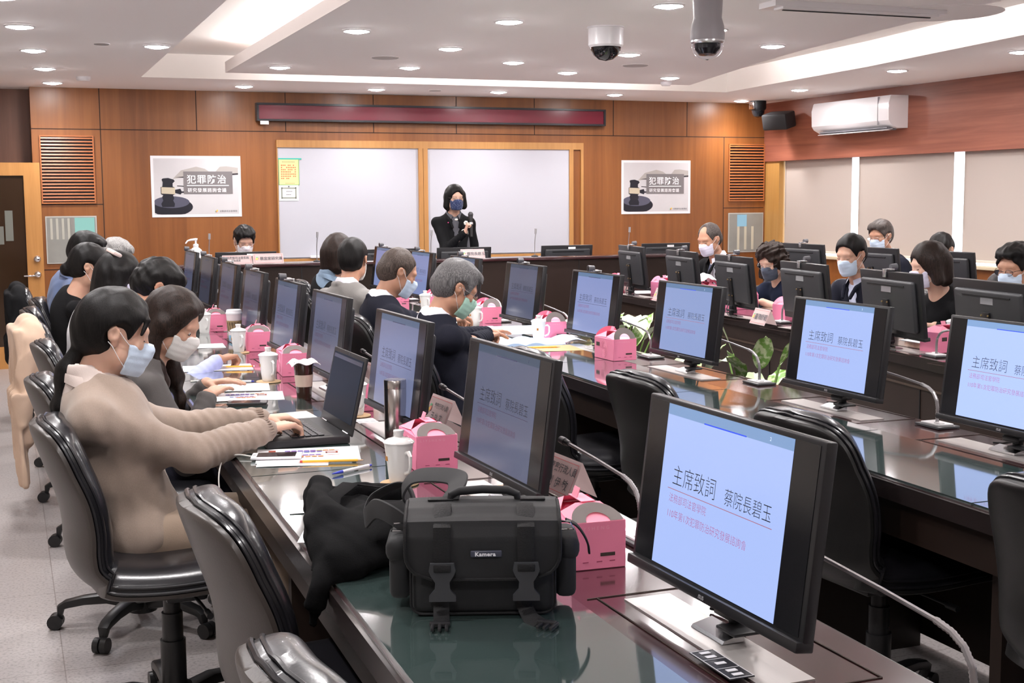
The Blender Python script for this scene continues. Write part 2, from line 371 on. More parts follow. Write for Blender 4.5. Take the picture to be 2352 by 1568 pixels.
# notices stuck on the whiteboard
t = thing('notice_sheet', 'yellow printed notice with red writing on the left edge of the whiteboard', 'notice', (2.585, YW - .022, 1.64))
MB().span((-.10, -.0015, 0), (.10, 0, .25)).build('paper', mat('notice_yellow', (.85, .70, .32), .7), t, smooth=0)
MB().span((-.10, -.003, .245), (.125, 0, .258)).build('green_strip', mat('teal', (.05, .45, .36), .6), t, smooth=0)
b = MB(); 
for s_ in (-1, 1): b.span((s_ * .097 - .003, -.0025, .0), (s_ * .097 + .003, -.0015, .245))
b.span((-.1, -.0025, 0), (.1, -.0015, .006)); b.build('green_border', mat('green_print', (.2, .42, .15), .7), t, smooth=0)
b = MB()
for i in range(7):
    for j in range(9 - (i == 6) * 4): 
        if random.random() > .12: b.box((-.07 + j * .0165, -.002, .19 - i * .021), (.011, .001, .011))
b.build('printed_lines', mat('red_print', (.75, .16, .08), .7), t, smooth=0)
b = MB()
for j in range(9): b.box((-.06 + j * .014, -.002, .222), (.009, .001, .012))
for j in range(7): b.box((-.03 + j * .013, -.002, .018), (.009, .001, .010))
b.build('printed_heading', mat('grey_print', (.45, .38, .2), .7), t, smooth=0)
t = thing('notice_sheet', 'small white notice with an ornate grey frame below the yellow one', 'notice', (2.58, YW - .022, 1.49))
MB().span((-.095, -.0015, 0), (.095, 0, .15)).build('paper', mat('paper', (.82, .81, .83), .7), t, smooth=0)
b = MB()
for a, c in [((-.07, .115), (.07, .128)), ((-.07, .022), (.07, .035)), ((-.075, .02), (-.062, .13)), ((.062, .02), (.075, .13))]: b.span((a[0], -.0025, a[1]), (c[0], -.0015, c[1]))
b.build('printed_frame', mat('grey_green_print', (.3, .32, .27), .7), t, smooth=0)
b = MB(); 
for j in range(5): b.box((-.02 + j * .012, -.002, .09 - (j % 2) * .0), (.008, .001, .007))
for j in range(4): b.box((-.02 + j * .012, -.002, .06), (.008, .001, .007))
b.box((0, -.003, .137), (.014, .002, .012)); b.build('printed_lines', mat('dark_print', (.08, .08, .09), .7), t, smooth=0)

# two posters
def poster(cx, cz, label, grp):
    t = thing('poster', label, 'poster', (cx, YW - .002, cz)); w, h = .415, .285
    g = mat('paper', (.82, .81, .83), .7)
    MB().span((-w, -.003, -h), (w, 0, h)).build('sheet', g, t, smooth=0)
    y = -.0035
    def flat(name, poly, m, d=0):
        b = MB(); b._add([(x, y - d, z) for x, z in poly], [tuple(range(len(poly)))]); return b.build(name, m, t, smooth=0, recalc=False)
    flat('picture_ground', [(-.39, -.26), (.39, -.26), (.39, .26), (-.39, .26)], mat('poster_grey', (.60, .585, .60), .6, var=.12, vscale=3))
    pages = [(-.22, .07), (-.14, .15), (0, .185), (.08, .165), (.13, .13), (.17, .13), (.22, .185), (.28, .19), (.39, .175), (.39, .12), (.2, .13), (.1, .10), (-.05, .09)]
    flat('book_pages', pages, mat('poster_page', (.42, .39, .37), .6), .0003)
    flat('book_shadow', [(-.2, .085), (-.05, .10), (.12, .11), (.39, .125), (.39, .11), (.1, .085), (-.1, .08)], mat('poster_dark', (.04, .035, .04), .6), .0006)
    flat('book_edge', [(-.18, .01), (.0, .0), (.3, .01), (.3, -.005), (.0, -.012), (-.18, .002)], mat('poster_dark', (.04, .035, .04), .6), .0006)
    blk = mat('gavel_black', (.012, .012, .02), .35)
    el = lambda cx_, cz_, rx, rz_, n=28, a0=0, a1=2 * PI: [(cx_ + rx * math.cos(a0 + (a1 - a0) * i / n), cz_ + rz_ * math.sin(a0 + (a1 - a0) * i / n)) for i in range(n)]
    clip = lambda P_: [(max(-.39, min(.39, x)), max(-.26, z)) for x, z in P_]
    flat('gavel_base', clip(el(-.24, -.19, .20, .085)), blk, .0009)
    flat('gavel_plate', clip(el(-.235, -.145, .165, .055)), mat('gavel_sheen', (.09, .09, .13), .3), .0012)
    flat('gavel_head', [(-.32, .065), (-.31, .075), (-.26, .08), (-.21, .065), (-.20, .05), (-.22, .03), (-.22, .0), (-.20, -.01), (-.2, -.07), (-.22, -.08), (-.21, -.11), (-.22, -.13), (-.205, -.16), (-.21, -.19), (-.32, -.19), (-.33, -.16), (-.31, -.13), (-.32, -.1), (-.31, -.08), (-.33, -.07), (-.33, -.005), (-.315, .0), (-.31, .04)], blk, .0015)
    flat('gavel_band', [(-.325, -.005), (-.2, -.01), (-.2, -.072), (-.325, -.065)], mat('gavel_band', (.55, .48, .36), .4), .0018)
    flat('gavel_handle', [(-.2, -.03), (-.15, -.02), (-.14, -.045), (-.05, -.04), (.05, -.05), (-.14, -.06), (-.15, -.075), (-.2, -.06)], blk, .0012)
    flat('title_panel', [(-.12, .14), (.335, .14), (.335, -.07), (-.12, -.07)], mat('poster_box', (.19, .175, .18), .6), .0020)
    Mx = lambda x, z: frame((x, y - .0026, z), (1, 0, 0), (0, 0, 1))
    wt = mat('poster_white', (.9, .9, .92), .6)
    text('title_lettering', '犯罪防治', .087, wt, t, Mx(-.09, .035), offset=.0010, spacing=1.15)
    text('subtitle_lettering', '研究發展諮詢會議', .042, wt, t, Mx(-.085, -.05), offset=.0003, spacing=1.17)
    flat('title_rule', [(-.09, .013), (.30, .013), (.30, .005), (-.09, .005)], wt, .0026)
    text('institute_lettering', '法務部司法官學院', .020, mat('dark_print', (.08, .08, .09), .7), t, Mx(.205, -.24), spacing=1.1)
    for k, c in enumerate([(.1, .45, .2), (.8, .25, .2), (.85, .6, .1)]):
        flat('emblem', el(.178 + .006 * (k - 1), -.233 + (.005 if k == 2 else -.003), .0075, .0095, 10), mat('emblem%d' % k, c, .6), .0022 + k * .0002)
poster(1.712, 1.63, 'conference poster with a black gavel between the louvred vent and the whiteboard', 'gavel posters')
poster(6.56, 1.61, 'conference poster with a black gavel on the window side of the whiteboard', 'gavel posters')
# red LED board
t = thing('led_display', 'long dark red LED message board above the whiteboard', 'display', (4.1, YW - .002, 2.33)); w = 1.82
f = MB(); f.span((-w, -.09, -.085), (w, 0, -.066)).span((-w, -.09, .066), (w, 0, .085)).span((-w, -.09, -.07), (-w + .02, 0, .07)).span((w - .02, -.09, -.07), (w, 0, .07)); f.build('housing', mat('led_black', (.02, .02, .025), .35), t, smooth=0)
MB().span((-w + .02, -.075, -.066), (w - .02, -.07, .066)).build('panel', mat('led_red', (.16, .012, .028), .22), t, smooth=0)
MB().span((-1.79, -.094, -.118), (-1.71, -.09, -.085)).build('label', mat('paper', (.82, .81, .83), .7), t, smooth=0)

# air conditioner
t = thing('air_conditioner', 'white wall-mounted air conditioner on the walnut band', 'air conditioner', (XR, 10.75, 2.13))
prof = [(0, 0), (-.02, 0), (-.12, .0), (-.19, .035), (-.215, .07), (-.22, .22), (-.20, .29), (-.19, .30), (0, .30)]
mb = MB(); n = len(prof)
for s_, y in ((0, -.62), (1, .62)): pass
vs = [(x, y, z) for y in (-.62, .62) for x, z in prof]
mb._add(vs, [tuple(range(n)), tuple(range(2 * n - 1, n - 1, -1))] + [(i, (i + 1) % n, (i + 1) % n + n, i + n) for i in range(n)])
mb.build('body', mat('appliance_gloss_white', (.90, .89, .91), .22), t, smooth=30)
MB().box((-.135, -.02, -.004), (.11, 1.08, .012), rot=(0, R(8), 0)).build('outlet', mat('outlet_grey', (.16, .16, .18), .5), t, smooth=0)
MB().box((-.165, -.02, -.012), (.075, 1.1, .006), rot=(0, R(-12), 0), bev=.002).build('flap', mat('appliance_white', (.80, .78, .80), .3), t)
b = MB()
for i in range(9): b.box((-.12, -.48 + i * .115, -.012), (.06, .012, .012))
b.build('louvre', mat('appliance_white', (.80, .78, .80), .3), t, smooth=0)
MB().span((-.223, -.46, .03), (-.2, -.455, .29)).build('seam', mat('grey_seam', (.45, .44, .46), .5), t, smooth=0)
# speaker
t = thing('wall_speaker', 'black loudspeaker bracketed on the walnut band beside the air conditioner', 'speaker', (XR, 12.05, 2.3))
MB().box((-.20, -.05, .0), (.20, .30, .17), rot=(R(0), R(-14), R(24)), bev=.02).build('cabinet', mat('speaker_black', (.02, .02, .022), .55), t)
MB().cyl((-.09, 0, .02), (0, 0, .02), .03).ball((-.08, 0, .02), .05).build('bracket', M_black, t)
MB().box((-.2, -.20, -.04), (.05, .004, .025), rot=(R(0), R(-20), R(24))).build('label', mat('paper', (.82, .81, .83), .7), t, smooth=0)
# dome cameras
def dome_cam(x, y, label, s, kind):
    t = thing('dome_camera', label, 'camera', (x, y, HC))
    if kind == 'white':
        MB().lathe([(.088 * s, 0), (.088 * s, -.008), (.082 * s, -.01), (.082 * s, -.085 * s), (.074 * s, -.094 * s), (.07 * s, -.094 * s)], 28).build('housing', mat('appliance_white', (.80, .78, .80), .3), t)
        MB().lathe([(.072 * s, -.094 * s), (.07 * s, -.108 * s), (.058 * s, -.13 * s), (.034 * s, -.15 * s), (.0001, -.157 * s)], 28, cap=False).build('dome', mat('smoked_dome', (.01, .01, .012), .06, spec=.8), t)
    elif kind == 'pendant':
        MB().lathe([(.085, 0), (.085, -.02), (.075, -.03), (.072, -.10), (.07, -.13), (.082, -.17), (.086, -.21), (.086, -.235), (.082, -.25)], 28).build('housing', mat('camera_grey', (.36, .34, .36), .4), t)
        MB().lathe([(.084, -.235), (.085, -.25), (.078, -.258)], 28).build('ring', M_steel, t)
        MB().lathe([(.078, -.255), (.079, -.275), (.068, -.305), (.045, -.325), (.0001, -.338)], 28, cap=False).build('dome', mat('clear_dome', (.9, .9, .95), .03, trans=1, ior=1.1), t)
        MB().lathe([(.06, -.256), (.06, -.28), (.04, -.305), (.0001, -.31)], 20, cap=False).build('lens_unit', mat('lens_black', (.015, .015, .02), .12), t)
    else:
        MB().lathe([(.085, 0), (.085, -.08), (.07, -.1)], 28).build('housing', M_black, t)
        MB().lathe([(.068, -.1), (.066, -.13), (.045, -.165), (.0001, -.178)], 24, cap=False).build('dome', mat('smoked_dome', (.01, .01, .012), .06, spec=.8), t)
        MB().span((-.088, -.05, -.09), (-.07, .05, -.01), bev=.01).build('side_plate', M_chrome, t)
dome_cam(3.43, 7.25, 'white dome security camera with a smoked dome on the ceiling panel', 1.28, 'white')
dome_cam(3.33, 5.85, 'grey pendant security camera with a clear dome nearest the viewer', 1, 'pendant')
dome_cam(7.6, 12.25, 'small black dome camera in the far right ceiling corner', 1, 'black')
# downlights: recessed rings with glowing discs
DL = [(.14, 8.28), (.24, 9.54), (.35, 10.81), (.45, 12.07), (1.0, 9.05), (.04, 7.13), (2.05, 7.86), (2.04, 10.17), (2.07, 11.95), (2.78, 7.18), (2.89, 8.58), (3.0, 9.9), (3.29, 11.93), (3.63, 9.29), (4.49, 11.89),
      (3.36, 6.32), (4.22, 8.53), (4.34, 9.9), (5.71, 11.86), (4.11, 7.14), (4.92, 7.76), (5.37, 10.07), (6.3 + .55, 8.94), (7.17, 10.82), (7.38, 12.23), (6.82, 8.11 - .6), (2.3, 6.3), (.55, 5.3), (-.3, 5.9),
      (-.3, 4.2), (.5, 3.4), (-.3, 2.2), (2.4, 4.6), (3.6, 4.4), (2.5, 2.6), (3.8, 2.6), (6.9, 5.6), (6.8, 3.6), (2.6, .4), (4, .4), (0, .6), (6.6, 1.2), (7.0, 6.6 - .2)]
M_dl = emis('downlight_glow', (1, .97, .98), 110)
def make_dl():
    t = thing('downlight', 'recessed round downlight', 'light')
    MB().lathe([(.088, 0), (.088, -.006), (.078, -.009), (.072, -.004), (.072, 0)], 28, cap=False).build('trim_ring', mat('ring_white', (.85, .84, .85), .4), t)
    MB().lathe([(.0001, -.020), (.03, -.0185), (.052, -.014), (.066, -.007), (.072, -.001)], 28, cap=False).build('diffuser', M_dl, t)
    return t
LD = bpy.data.lights.new('downlight_beam', 'SPOT'); LD.energy = DOWNLIGHT_POWER; LD.spot_size = R(150); LD.spot_blend = .9; LD.shadow_soft_size = .07; LD.color = (1, .955, .94)
dl0 = make_dl()
DLN = ['second nearest downlight in the left ceiling strip, over the near row of chairs', 'downlight in the left strip, third counted from the door wall', 'downlight in the left strip, second counted from the door wall', 'downlight lighting the wood above the louvred vent by the door', 'downlight between the left strip joint and the bright cove', 'downlight cut by the top left corner of the photo',
       'nearest downlight on the left edge of the dropped centre panel', 'downlight at the far left corner of the dropped centre panel', 'leftmost downlight in the strip above the left gavel poster', 'downlight by the top edge of the photo, left of the white dome camera', 'middle downlight of the left half of the centre panel', 'downlight above the red LED board in the far centre panel', 'downlight in the far strip above the left half of the LED board', 'downlight left of the white dome camera in the centre panel', 'downlight in the far strip above the right half of the LED board',
       'large downlight left of the pendant camera', 'downlight just right of the white dome camera', 'downlight at the far edge of the panel behind the white dome camera', 'downlight in the far strip right of the LED board', 'downlight touching the pendant camera dome', 'downlight right of the pendant camera in the centre panel', 'downlight at the far right corner of the dropped centre panel', 'downlight above the air conditioner', 'downlight near the wall speaker', 'downlight beside the black dome camera in the corner', 'nearest visible downlight of the right ceiling strip']
for i, (x, y) in enumerate(DL):
    t = dl0 if i == 0 else copy_tree(dl0)
    t.location = (x, y, HC - .001); t['label'] = ('glowing round ' + DLN[i]) if i < len(DLN) else 'glowing round downlight in the ceiling behind or above the viewer'; t['group'] = 'recessed ceiling downlights'
    lo = bpy.data.objects.new('downlight_beam', LD); COL.objects.link(lo); lo.location = (x, y, HC - .10)
# ceiling speakers, vents and small fittings
def disc(x, y, r, label, name='ceiling_speaker', cat='speaker', m=None):
    t = thing(name, label, cat, (x, y, HC)); MB().lathe([(r, 0), (r, -.004), (r * .93, -.008), (r * .9, -.005), (.0001, -.005)], 30, cap=False).build('grille', m or mat('grille_grey', (.50, .475, .47), .7), t)
    MB().lathe([(r * 1.06, 0), (r * 1.06, -.003), (r, -.004)], 30, cap=False).build('rim', M_ceil, t)
disc(3.86, 11.92, .06, 'tiny round ceiling sensor in the strip above the LED board', 'ceiling_sensor', 'sensor')
disc(2.63, 9.28, .10, 'flat round ceiling speaker in the left half of the dropped ceiling panel')
disc(4.62, 9.23, .10, 'flat round ceiling speaker behind the white dome camera')
disc(6.9, 9.0, .09, 'flat round ceiling speaker near the air conditioner')
disc(.65, 9.04, .05, 'small grey round ceiling fitting over the left row', 'ceiling_sensor', 'sensor', mat('sensor_grey', (.35, .33, .33), .6))
disc(5.15 - .2, 6.1, .33, 'large round ceiling diffuser in the dropped panel', 'ceiling_diffuser', 'vent', M_ceil)
t = thing('smoke_detector', 'white smoke detector on the ceiling near the louvred vent', 'detector', (.67, 11.48, HC))
MB().lathe([(.06, 0), (.06, -.02), (.045, -.035), (.0001, -.038)], 20).build('housing', mat('appliance_white', (.80, .78, .80), .3), t)
t = thing('smoke_detector', 'white smoke detector beside the far right of the dropped panel', 'detector', (5.55, 10.48, HC))
MB().lathe([(.05, 0), (.05, -.02), (.035, -.035), (.0001, -.038)], 20).build('housing', mat('appliance_white', (.80, .78, .80), .3), t)
# ceiling louvre lamp at the top edge of the view
t = thing('ceiling_air_outlet', 'white stepped ceiling air outlet at the top of the view', 'vent', (4.35, 6.05, HC))
b = MB(); b.box((0, 0, -.015), (1.1, .16, .03)); b.box((0, -.03, -.035), (1.0, .09, .014)); b.build('housing', mat('appliance_white', (.80, .78, .80), .3), t, smooth=0)
MB().box((0, -.03, -.044), (.95, .012, .006)).build('slot', M_black, t, smooth=0)
# ================================================================ tables
TZ = .75
M_top = wood('rosewood_top', (.030, .010, .012), (.055, .018, .020), (6, .8, 20), rough=.14, spec=.8, bump=.008, coat=.8)
M_front = wood('dark_table_front', (.016, .009, .006), (.022, .012, .009), (5, 5, 1), rough=.48, spec=.3)
M_gl = mat('green_table_glass', (.048, .075, .071), .05, spec=1.0, coat=1.0, ior=2.1)
M_edge = mat('table_edge', (.020, .015, .015), .25, spec=.6)
M_hatch = mat('hatch_steel', (.52, .49, .475), .36, .7, bump=.04, bscale=200, bstretch=(1, .02, 1))
l1 = lambda y: .555 + .022 * (y - 1.9)
r1 = lambda y: 1.31 + .028 * (y - 1.6)
m1 = lambda y: 1.12 + .017 * (y - 1.9)
l2 = lambda y: 2.14 + .020 * (y - 1.6)
r2 = lambda y: 2.85 + .010 * (y - 3)
m2 = lambda y: 2.715
def l3(y): return float(np.interp(y, [3, 4.53, 5.33, 6.44, 8.5, 9.2, 9.9], [3.72, 3.906, 4.03, 4.21, 4.41, 4.47, 4.53]))
r3 = lambda y: l3(y) + .80
m3 = lambda y: 4.0 + .113 * (y - 4.7)
l4 = lambda y: 5.62 + .0 * y
r4 = lambda y: 6.42
MY1 = [1.90, 2.98, 3.98, 5.03, 5.90, 6.87, 7.78, 8.75, 9.72]
MY2 = [2.98, 3.84, 4.92, 5.87, 6.82, 7.85, 8.78, 9.72]
MY3 = [4.48, 5.29, 6.19, 7.12, 7.97, 8.97]
MY4 = [8.71, 7.82, 7.05]
def strip(mb, fa, fb, ys, z0, z1):
    n = len(ys); P = [(fa(y), y) for y in ys] + [(fb(y), y) for y in reversed(ys)]
    # walls + caps as quads so bent strips stay valid
    for i in range(n - 1):
        a, b = ys[i], ys[i + 1]
        q = [(fa(a), a), (fb(a), a), (fb(b), b), (fa(b), b)]
        vs = [(x, y, z0) for x, y in q] + [(x, y, z1) for x, y in q]
        fs = [(3, 2, 1, 0), (4, 5, 6, 7), (1, 2, 6, 5), (3, 0, 4, 7)]
        if i == 0: fs.append((0, 1, 5, 4))
        if i == n - 2: fs.append((2, 3, 7, 6))
        mb._add(vs, fs)
    bmesh.ops.remove_doubles(mb.bm, verts=mb.bm.verts, dist=1e-5)
    return mb
def table(label, fl, fr, fm, ys, mys, side, glass=True):
    """side=-1: people sit on the low-x side; the closed front panel is on the other side"""
    t = thing('conference_table', label, 'table', (0, 0, 0))
    strip(MB(), fl, fr, ys, TZ - .035, TZ).build('tabletop', M_top, t, smooth=0)
    # slim edge band, apron below it
    us = fl if side < 0 else fr; bk = fr if side < 0 else fl
    s = side
    strip(MB(), lambda y: us(y) + s * .012, lambda y: us(y), ys, TZ - .05, TZ - .002).build('edge_band', M_edge, t, smooth=0)
    strip(MB(), lambda y: us(y) - s * .03, lambda y: us(y) - s * .05, ys, TZ - .16, TZ - .035).build('apron', M_front, t, smooth=0)
    strip(MB(), lambda y: bk(y) + s * .02, lambda y: bk(y) + s * .045, ys, .04, TZ - .035).build('front_panel', M_front, t, smooth=0)
    strip(MB(), lambda y: bk(y) - s * .004, lambda y: bk(y) + s * .02, ys, TZ - .055, TZ - .001).build('edge_band', M_edge, t, smooth=0)
    strip(MB(), lambda y: bk(y) + s * .012, lambda y: bk(y) + s * .02, ys, TZ - .155, TZ - .145).build('bead', mat('bead_brown', (.06, .04, .03), .3), t, smooth=0)
    # seams in the front panel and the dividing legs at each seat
    for i, my in enumerate(mys):
        y = my + .5
        if y > ys[-1] - .1: y = ys[-1] - .06
        x0, x1 = sorted((us(y) - s * .10, bk(y) + s * .05)); MB().span((x0, y - .02, 0), (x1, y + .02, TZ - .036)).build('leg', M_front, t, smooth=0)
        a = bk(y) + s * .018; MB().span((a - .002, y - .003, .04), (a + .002, y + .003, TZ - .16)).build('seam', M_black, t, smooth=0)
    # a leather-brown writing slope shelf under the top
    strip(MB(), lambda y: us(y) - s * .30, lambda y: bk(y) + s * .06, ys, TZ - .2, TZ - .185).build('under_shelf', M_front, t, smooth=0)
    for my in mys:
        x = fm(my)
        if glass:
            k_ = mys.index(my); a = (mys[k_ - 1] + my) / 2 if k_ else max(ys[0], my - .52); b = (mys[k_ + 1] + my) / 2 if k_ < len(mys) - 1 else min(ys[-1], my + .52)
            g = MB(); strip(g, lambda y: us(y) - s * .004, lambda y: us(y) - s * .40, [a + .004, b - .004], TZ, TZ + .008)
            g.build('glass_panel', M_gl, t, smooth=0)
        MB().box((x - s * -.0 + s * .02, my, TZ + .0015), (.095, .48, .003)).build('equipment_hatch', M_hatch, t, smooth=0)
        b = MB()
        for q in (-.27, .27): b.box((x + s * .0, my + q, TZ + .0012), (.26, .003, .0012))
        for q in (-.11, .13): b.box((x - s * q, my, TZ + .0012), (.003, .54, .0012))
        b.build('hatch_joint', M_seam, t, smooth=0)
    return t
YS1 = [.7, 10.15]; YS2 = [1.0, 10.15]
T1 = table('long dark conference table nearest the viewer, with the camera bag on it', l1, r1, m1, YS1, MY1, -1)
T2 = table('middle long dark conference table, behind the grey-haired man with the green mask', l2, r2, m2, YS2, [2.0] + MY2, -1)
T3 = table('bent dark conference table with monitors seen from behind, right of the plants', l3, r3, m3, [3.0, 4.53, 5.33, 6.44, 8.5, 9.2, 9.9], [3.6] + MY3, 1)
T4 = table('rearmost dark conference table beside the windows', l4, r4, lambda y: 5.85, [3.0, 9.6], MY4, 1)
# switch plate let into the near table
t = T1; x, y = 1.035, 1.755
MB().box((x, y, TZ + .0095), (.045, .13, .002), bev=.001).build('socket_plate', mat('plate_black', (.02, .02, .025), .3), t, smooth=0)
b = MB()
for q in (-.063, .063): b.box((x, y + q, TZ + .011), (.043, .0012, .0006))
for q in (-.021, .021): b.box((x + q, y, TZ + .011), (.0012, .126, .0006))
for q in (-.02, .022): b.box((x, y + q, TZ + .011), (.043, .001, .0006))
b.build('plate_outline', mat('print_white', (.75, .75, .77), .5), t, smooth=0)
for q in (-.050, -.032, .002, .033, .052): MB().box((x, y + q, TZ + .0112), (.018, .010, .0012), bev=.0005).build('socket_button', mat('print_white', (.75, .75, .77), .5), t, smooth=0)

# head counter at the front of the room
t = thing('head_counter', 'dark head counter across the front of the room, below the whiteboard', 'counter', (0, 0, 0))
MB().span((.75, 10.30, .02), (5.95, 10.33, .975)).build('front_panel', M_front, t, smooth=0)
MB().span((.73, 10.28, .975), (5.97, 10.55, 1.0), bev=.003).build('ledge', M_top, t)
MB().span((.75, 10.53, .76), (5.95, 10.55, .975)).build('upstand', M_front, t, smooth=0)
MB().span((.75, 10.34, .73), (5.95, 11.1, .76)).build('desktop', M_top, t, smooth=0)
for x in (.78, 2.2, 3.3, 4.6, 5.92): MB().span((x - .02, 10.34, 0), (x + .02, 10.95, .73)).build('leg', M_front, t, smooth=0)
for x in (2.2, 4.62): MB().span((x - .003, 10.297, .02), (x + .003, 10.3, .975)).build('seam', M_black, t, smooth=0)
MB().span((.75, 10.292, .46), (5.95, 10.3, .475)).build('bead', M_seam, t, smooth=0)

# ================================================================ monitors
M_bez = mat('monitor_black', (.014, .014, .016), .34, bump=.03, bscale=500)
M_backp = mat('monitor_back', (.032, .033, .037), .42, bump=.05, bscale=500)
M_gloss = mat('bezel_gloss', (.010, .010, .012), .18)
def screen_mat(s):
    """lit liquid-crystal panel; s = brightness, with viewing-angle dimming put into the emission"""
    n = 'screen_%.3f' % s
    c = (.43 * (1 + .0 * s), .555, .98) if s > .6 else ((.42, .52, .98) if s > .35 else (.46, .53, .90))
    return mat(n, (.01, .012, .016), .2, emit=c, estr=s * .62)
def strip_mat(s): return mat('strip_%.3f' % s, (.01, .012, .016), .2, emit=(.22, .36, .62), estr=s * .62)
def red_mat(s): return mat('red_%.3f' % s, (.05, .01, .02), .2, emit=(.52, .12, .33), estr=s * .50)
M_ink = mat('slide_ink', (.006, .006, .012), .25)
def make_monitor(w=.555, h=.325, name='computer_monitor'):
    """user side is -x; origin on the table at the foot of the stand"""
    t = thing(name, 'black monitor', 'monitor')
    tilt = Matrix.Translation((0, 0, .222)) @ Matrix.Rotation(R(7), 4, 'Y')
    hw, hh = w / 2, h / 2
    MB().span((-.010, -hw, -hh + .012), (.012, hw, hh), bev=.004, M=None).build('housing', M_bez, t, M=tilt)
    MB().span((-.021, -hw, -hh), (.012, hw, -hh + .018), bev=.003).build('chin', M_bez, t, M=tilt)
    b = MB(); b.box((.022, 0, .0), (.026, w - .07, h - .075), bev=.02, seg=3); b.build('rear_cover', M_backp, t, M=tilt)
    MB().box((.0365, 0, hh - .062), (.004, w * .62, .006)).build('cooling_slot', M_black, t, M=tilt, smooth=0)
    scr = MB().span((-.0112, -.2655 * w / .555, -.1405), (-.0098, .2655 * w / .555, .1545)).build('screen', M_gloss, t, M=tilt, smooth=0)
    # slide shown in the 4:3 middle of the panel
    P = lambda u, v, d=0: tilt @ Vector((-.0115 - d, .199 - u * .398, .1535 - v * .293))
    def panel(nm, u0, u1, v0, v1, m, d):
        q = MB(); q._add([P(u0, v1, d), P(u1, v1, d), P(u1, v0, d), P(u0, v0, d)], [(0, 1, 2, 3)])
        return q.build(nm, m, scr, smooth=0, recalc=False)
    panel('slide_background', 0, 1, 0, 1, screen_mat(1), 0)
    panel('slide_header', 0, 1, 0, .066, strip_mat(1), .0001)
    panel('header_mark', .32, .66, .060, .068, mat('blue_mark', (.02, .04, .3), .3, emit=(.03, .08, .75), estr=.62), .0002)
    panel('slide_rule', .07, .915, .512, .516, mat('rule_red', (.2, .05, .06), .3, emit=(.28, .12, .16), estr=.62), .0002)
    def T(nm, s, size, u, v, m, off=0, sx=1, sp=1):
        M_ = frame(P(u, v, .0003), tilt.to_3x3() @ Vector((0, -1, 0)), tilt.to_3x3() @ Vector((0, 0, 1)))
        return text(nm, s, size, m, scr, M_, offset=off, sx=sx, spacing=sp)
    T('title_lettering', '主席致詞', .0405, .10, .475, M_ink, -.0006, sx=.93)
    T('speaker_lettering', '蔡院長碧玉', .0315, .545, .478, M_ink, -.0004, sx=.91)
    T('institute_lettering', '法務部司法官學院', .0175, .09, .590, red_mat(1), -.0002, sx=.93)
    T('meeting_lettering', '110年第1次犯罪防治研究發展諮詢會', .0175, .085, .685, red_mat(1), -.0002, sx=.95)
    T('page_number', '2', .009, .83, .048, mat('page_white', (.6, .7, .8), .4, emit=(.5, .6, .8), estr=.62))
    Mc = frame(tilt @ Vector((-.0213, .012, -hh + .005)), tilt.to_3x3() @ Vector((0, -1, 0)), tilt.to_3x3() @ Vector((0, 0, 1)))
    text('maker_mark', '/SUS', .0095, mat('logo_grey', (.42, .42, .44), .35), t, Mc, offset=.0002)
    # stand: black bracket, pivot, chrome wedge
    b = MB(); b.box((.040, 0, -.075), (.012, .052, .21), bev=.002); b.box((.036, 0, -.165), (.018, .066, .05), bev=.002); b.build('bracket', mat('bracket_black', (.006, .006, .007), .4), t, M=tilt)
    sc_ = MB()
    for y_ in (-.024, .024):
        for z_ in (.018, -.082): sc_.cyl((.045, y_, z_), (.049, y_, z_), .0042, n=8)
    sc_.build('screws', mat('brass', (.75, .52, .25), .3, 1), t, M=tilt)['kind'] = 'stuff'
    b = MB(); b.box((.025, 0, .042), (.045, .07, .012), bev=.004); b.box((.01, -.04, .022), (.055, .06, .006), bev=.002); b.cyl((.03, 0, .01), (.03, 0, .07), .014); b.build('pivot', M_black, t)
    b = MB(); b._add([(-.030, -.052, .004), (.012, -.052, .004), (.012, -.052, .018), (-.026, -.052, .009), (-.030, .052, .004), (.012, .052, .004), (.012, .052, .018), (-.026, .052, .009)], [(0, 1, 2, 3), (7, 6, 5, 4), (0, 4, 5, 1), (1, 5, 6, 2), (2, 6, 7, 3), (3, 7, 4, 0)])
    b.build('base_plate', mat('stand_chrome', (.45, .45, .47), .22, 1), t, smooth=0)
    MB().tube([(.05, .01, .10), (.07, .02, .05), (.075, .05, .02), (.06, .09, .008), (.05, .12, .006)], .003, 6).build('cable', M_black, t)
    return t
mon0 = make_monitor()
def set_screen(m, s):
    for sc_ in [c for c in m.children if c.name.startswith('screen')]:
        for c in sc_.children:
            k = c.name.split('.')[0]; new = None
            if k == 'slide_background': new = screen_mat(s)
            elif k == 'slide_header': new = strip_mat(s)
            elif k in ('institute_lettering', 'meeting_lettering'): new = red_mat(s)
            elif k in ('header_mark', 'slide_rule', 'page_number') and s < .6: new = mat('dim_' + k, (.03, .02, .06), .3, emit=(.1, .06, .16) if k == 'slide_rule' else (.1, .18, .35), estr=s * .62)
            if new: c.material_slots[0].link = 'OBJECT'; c.material_slots[0].material = new
first = [True]
def put_monitor(x, y, rz, label, group, bright, z=TZ):
    if first[0]: t = mon0; first[0] = False
    else: t = copy_tree(mon0)
    t.location = (x, y, z + .0); t.rotation_euler = (0, 0, rz); t['label'] = label; t['group'] = group
    set_screen(t, bright); return t
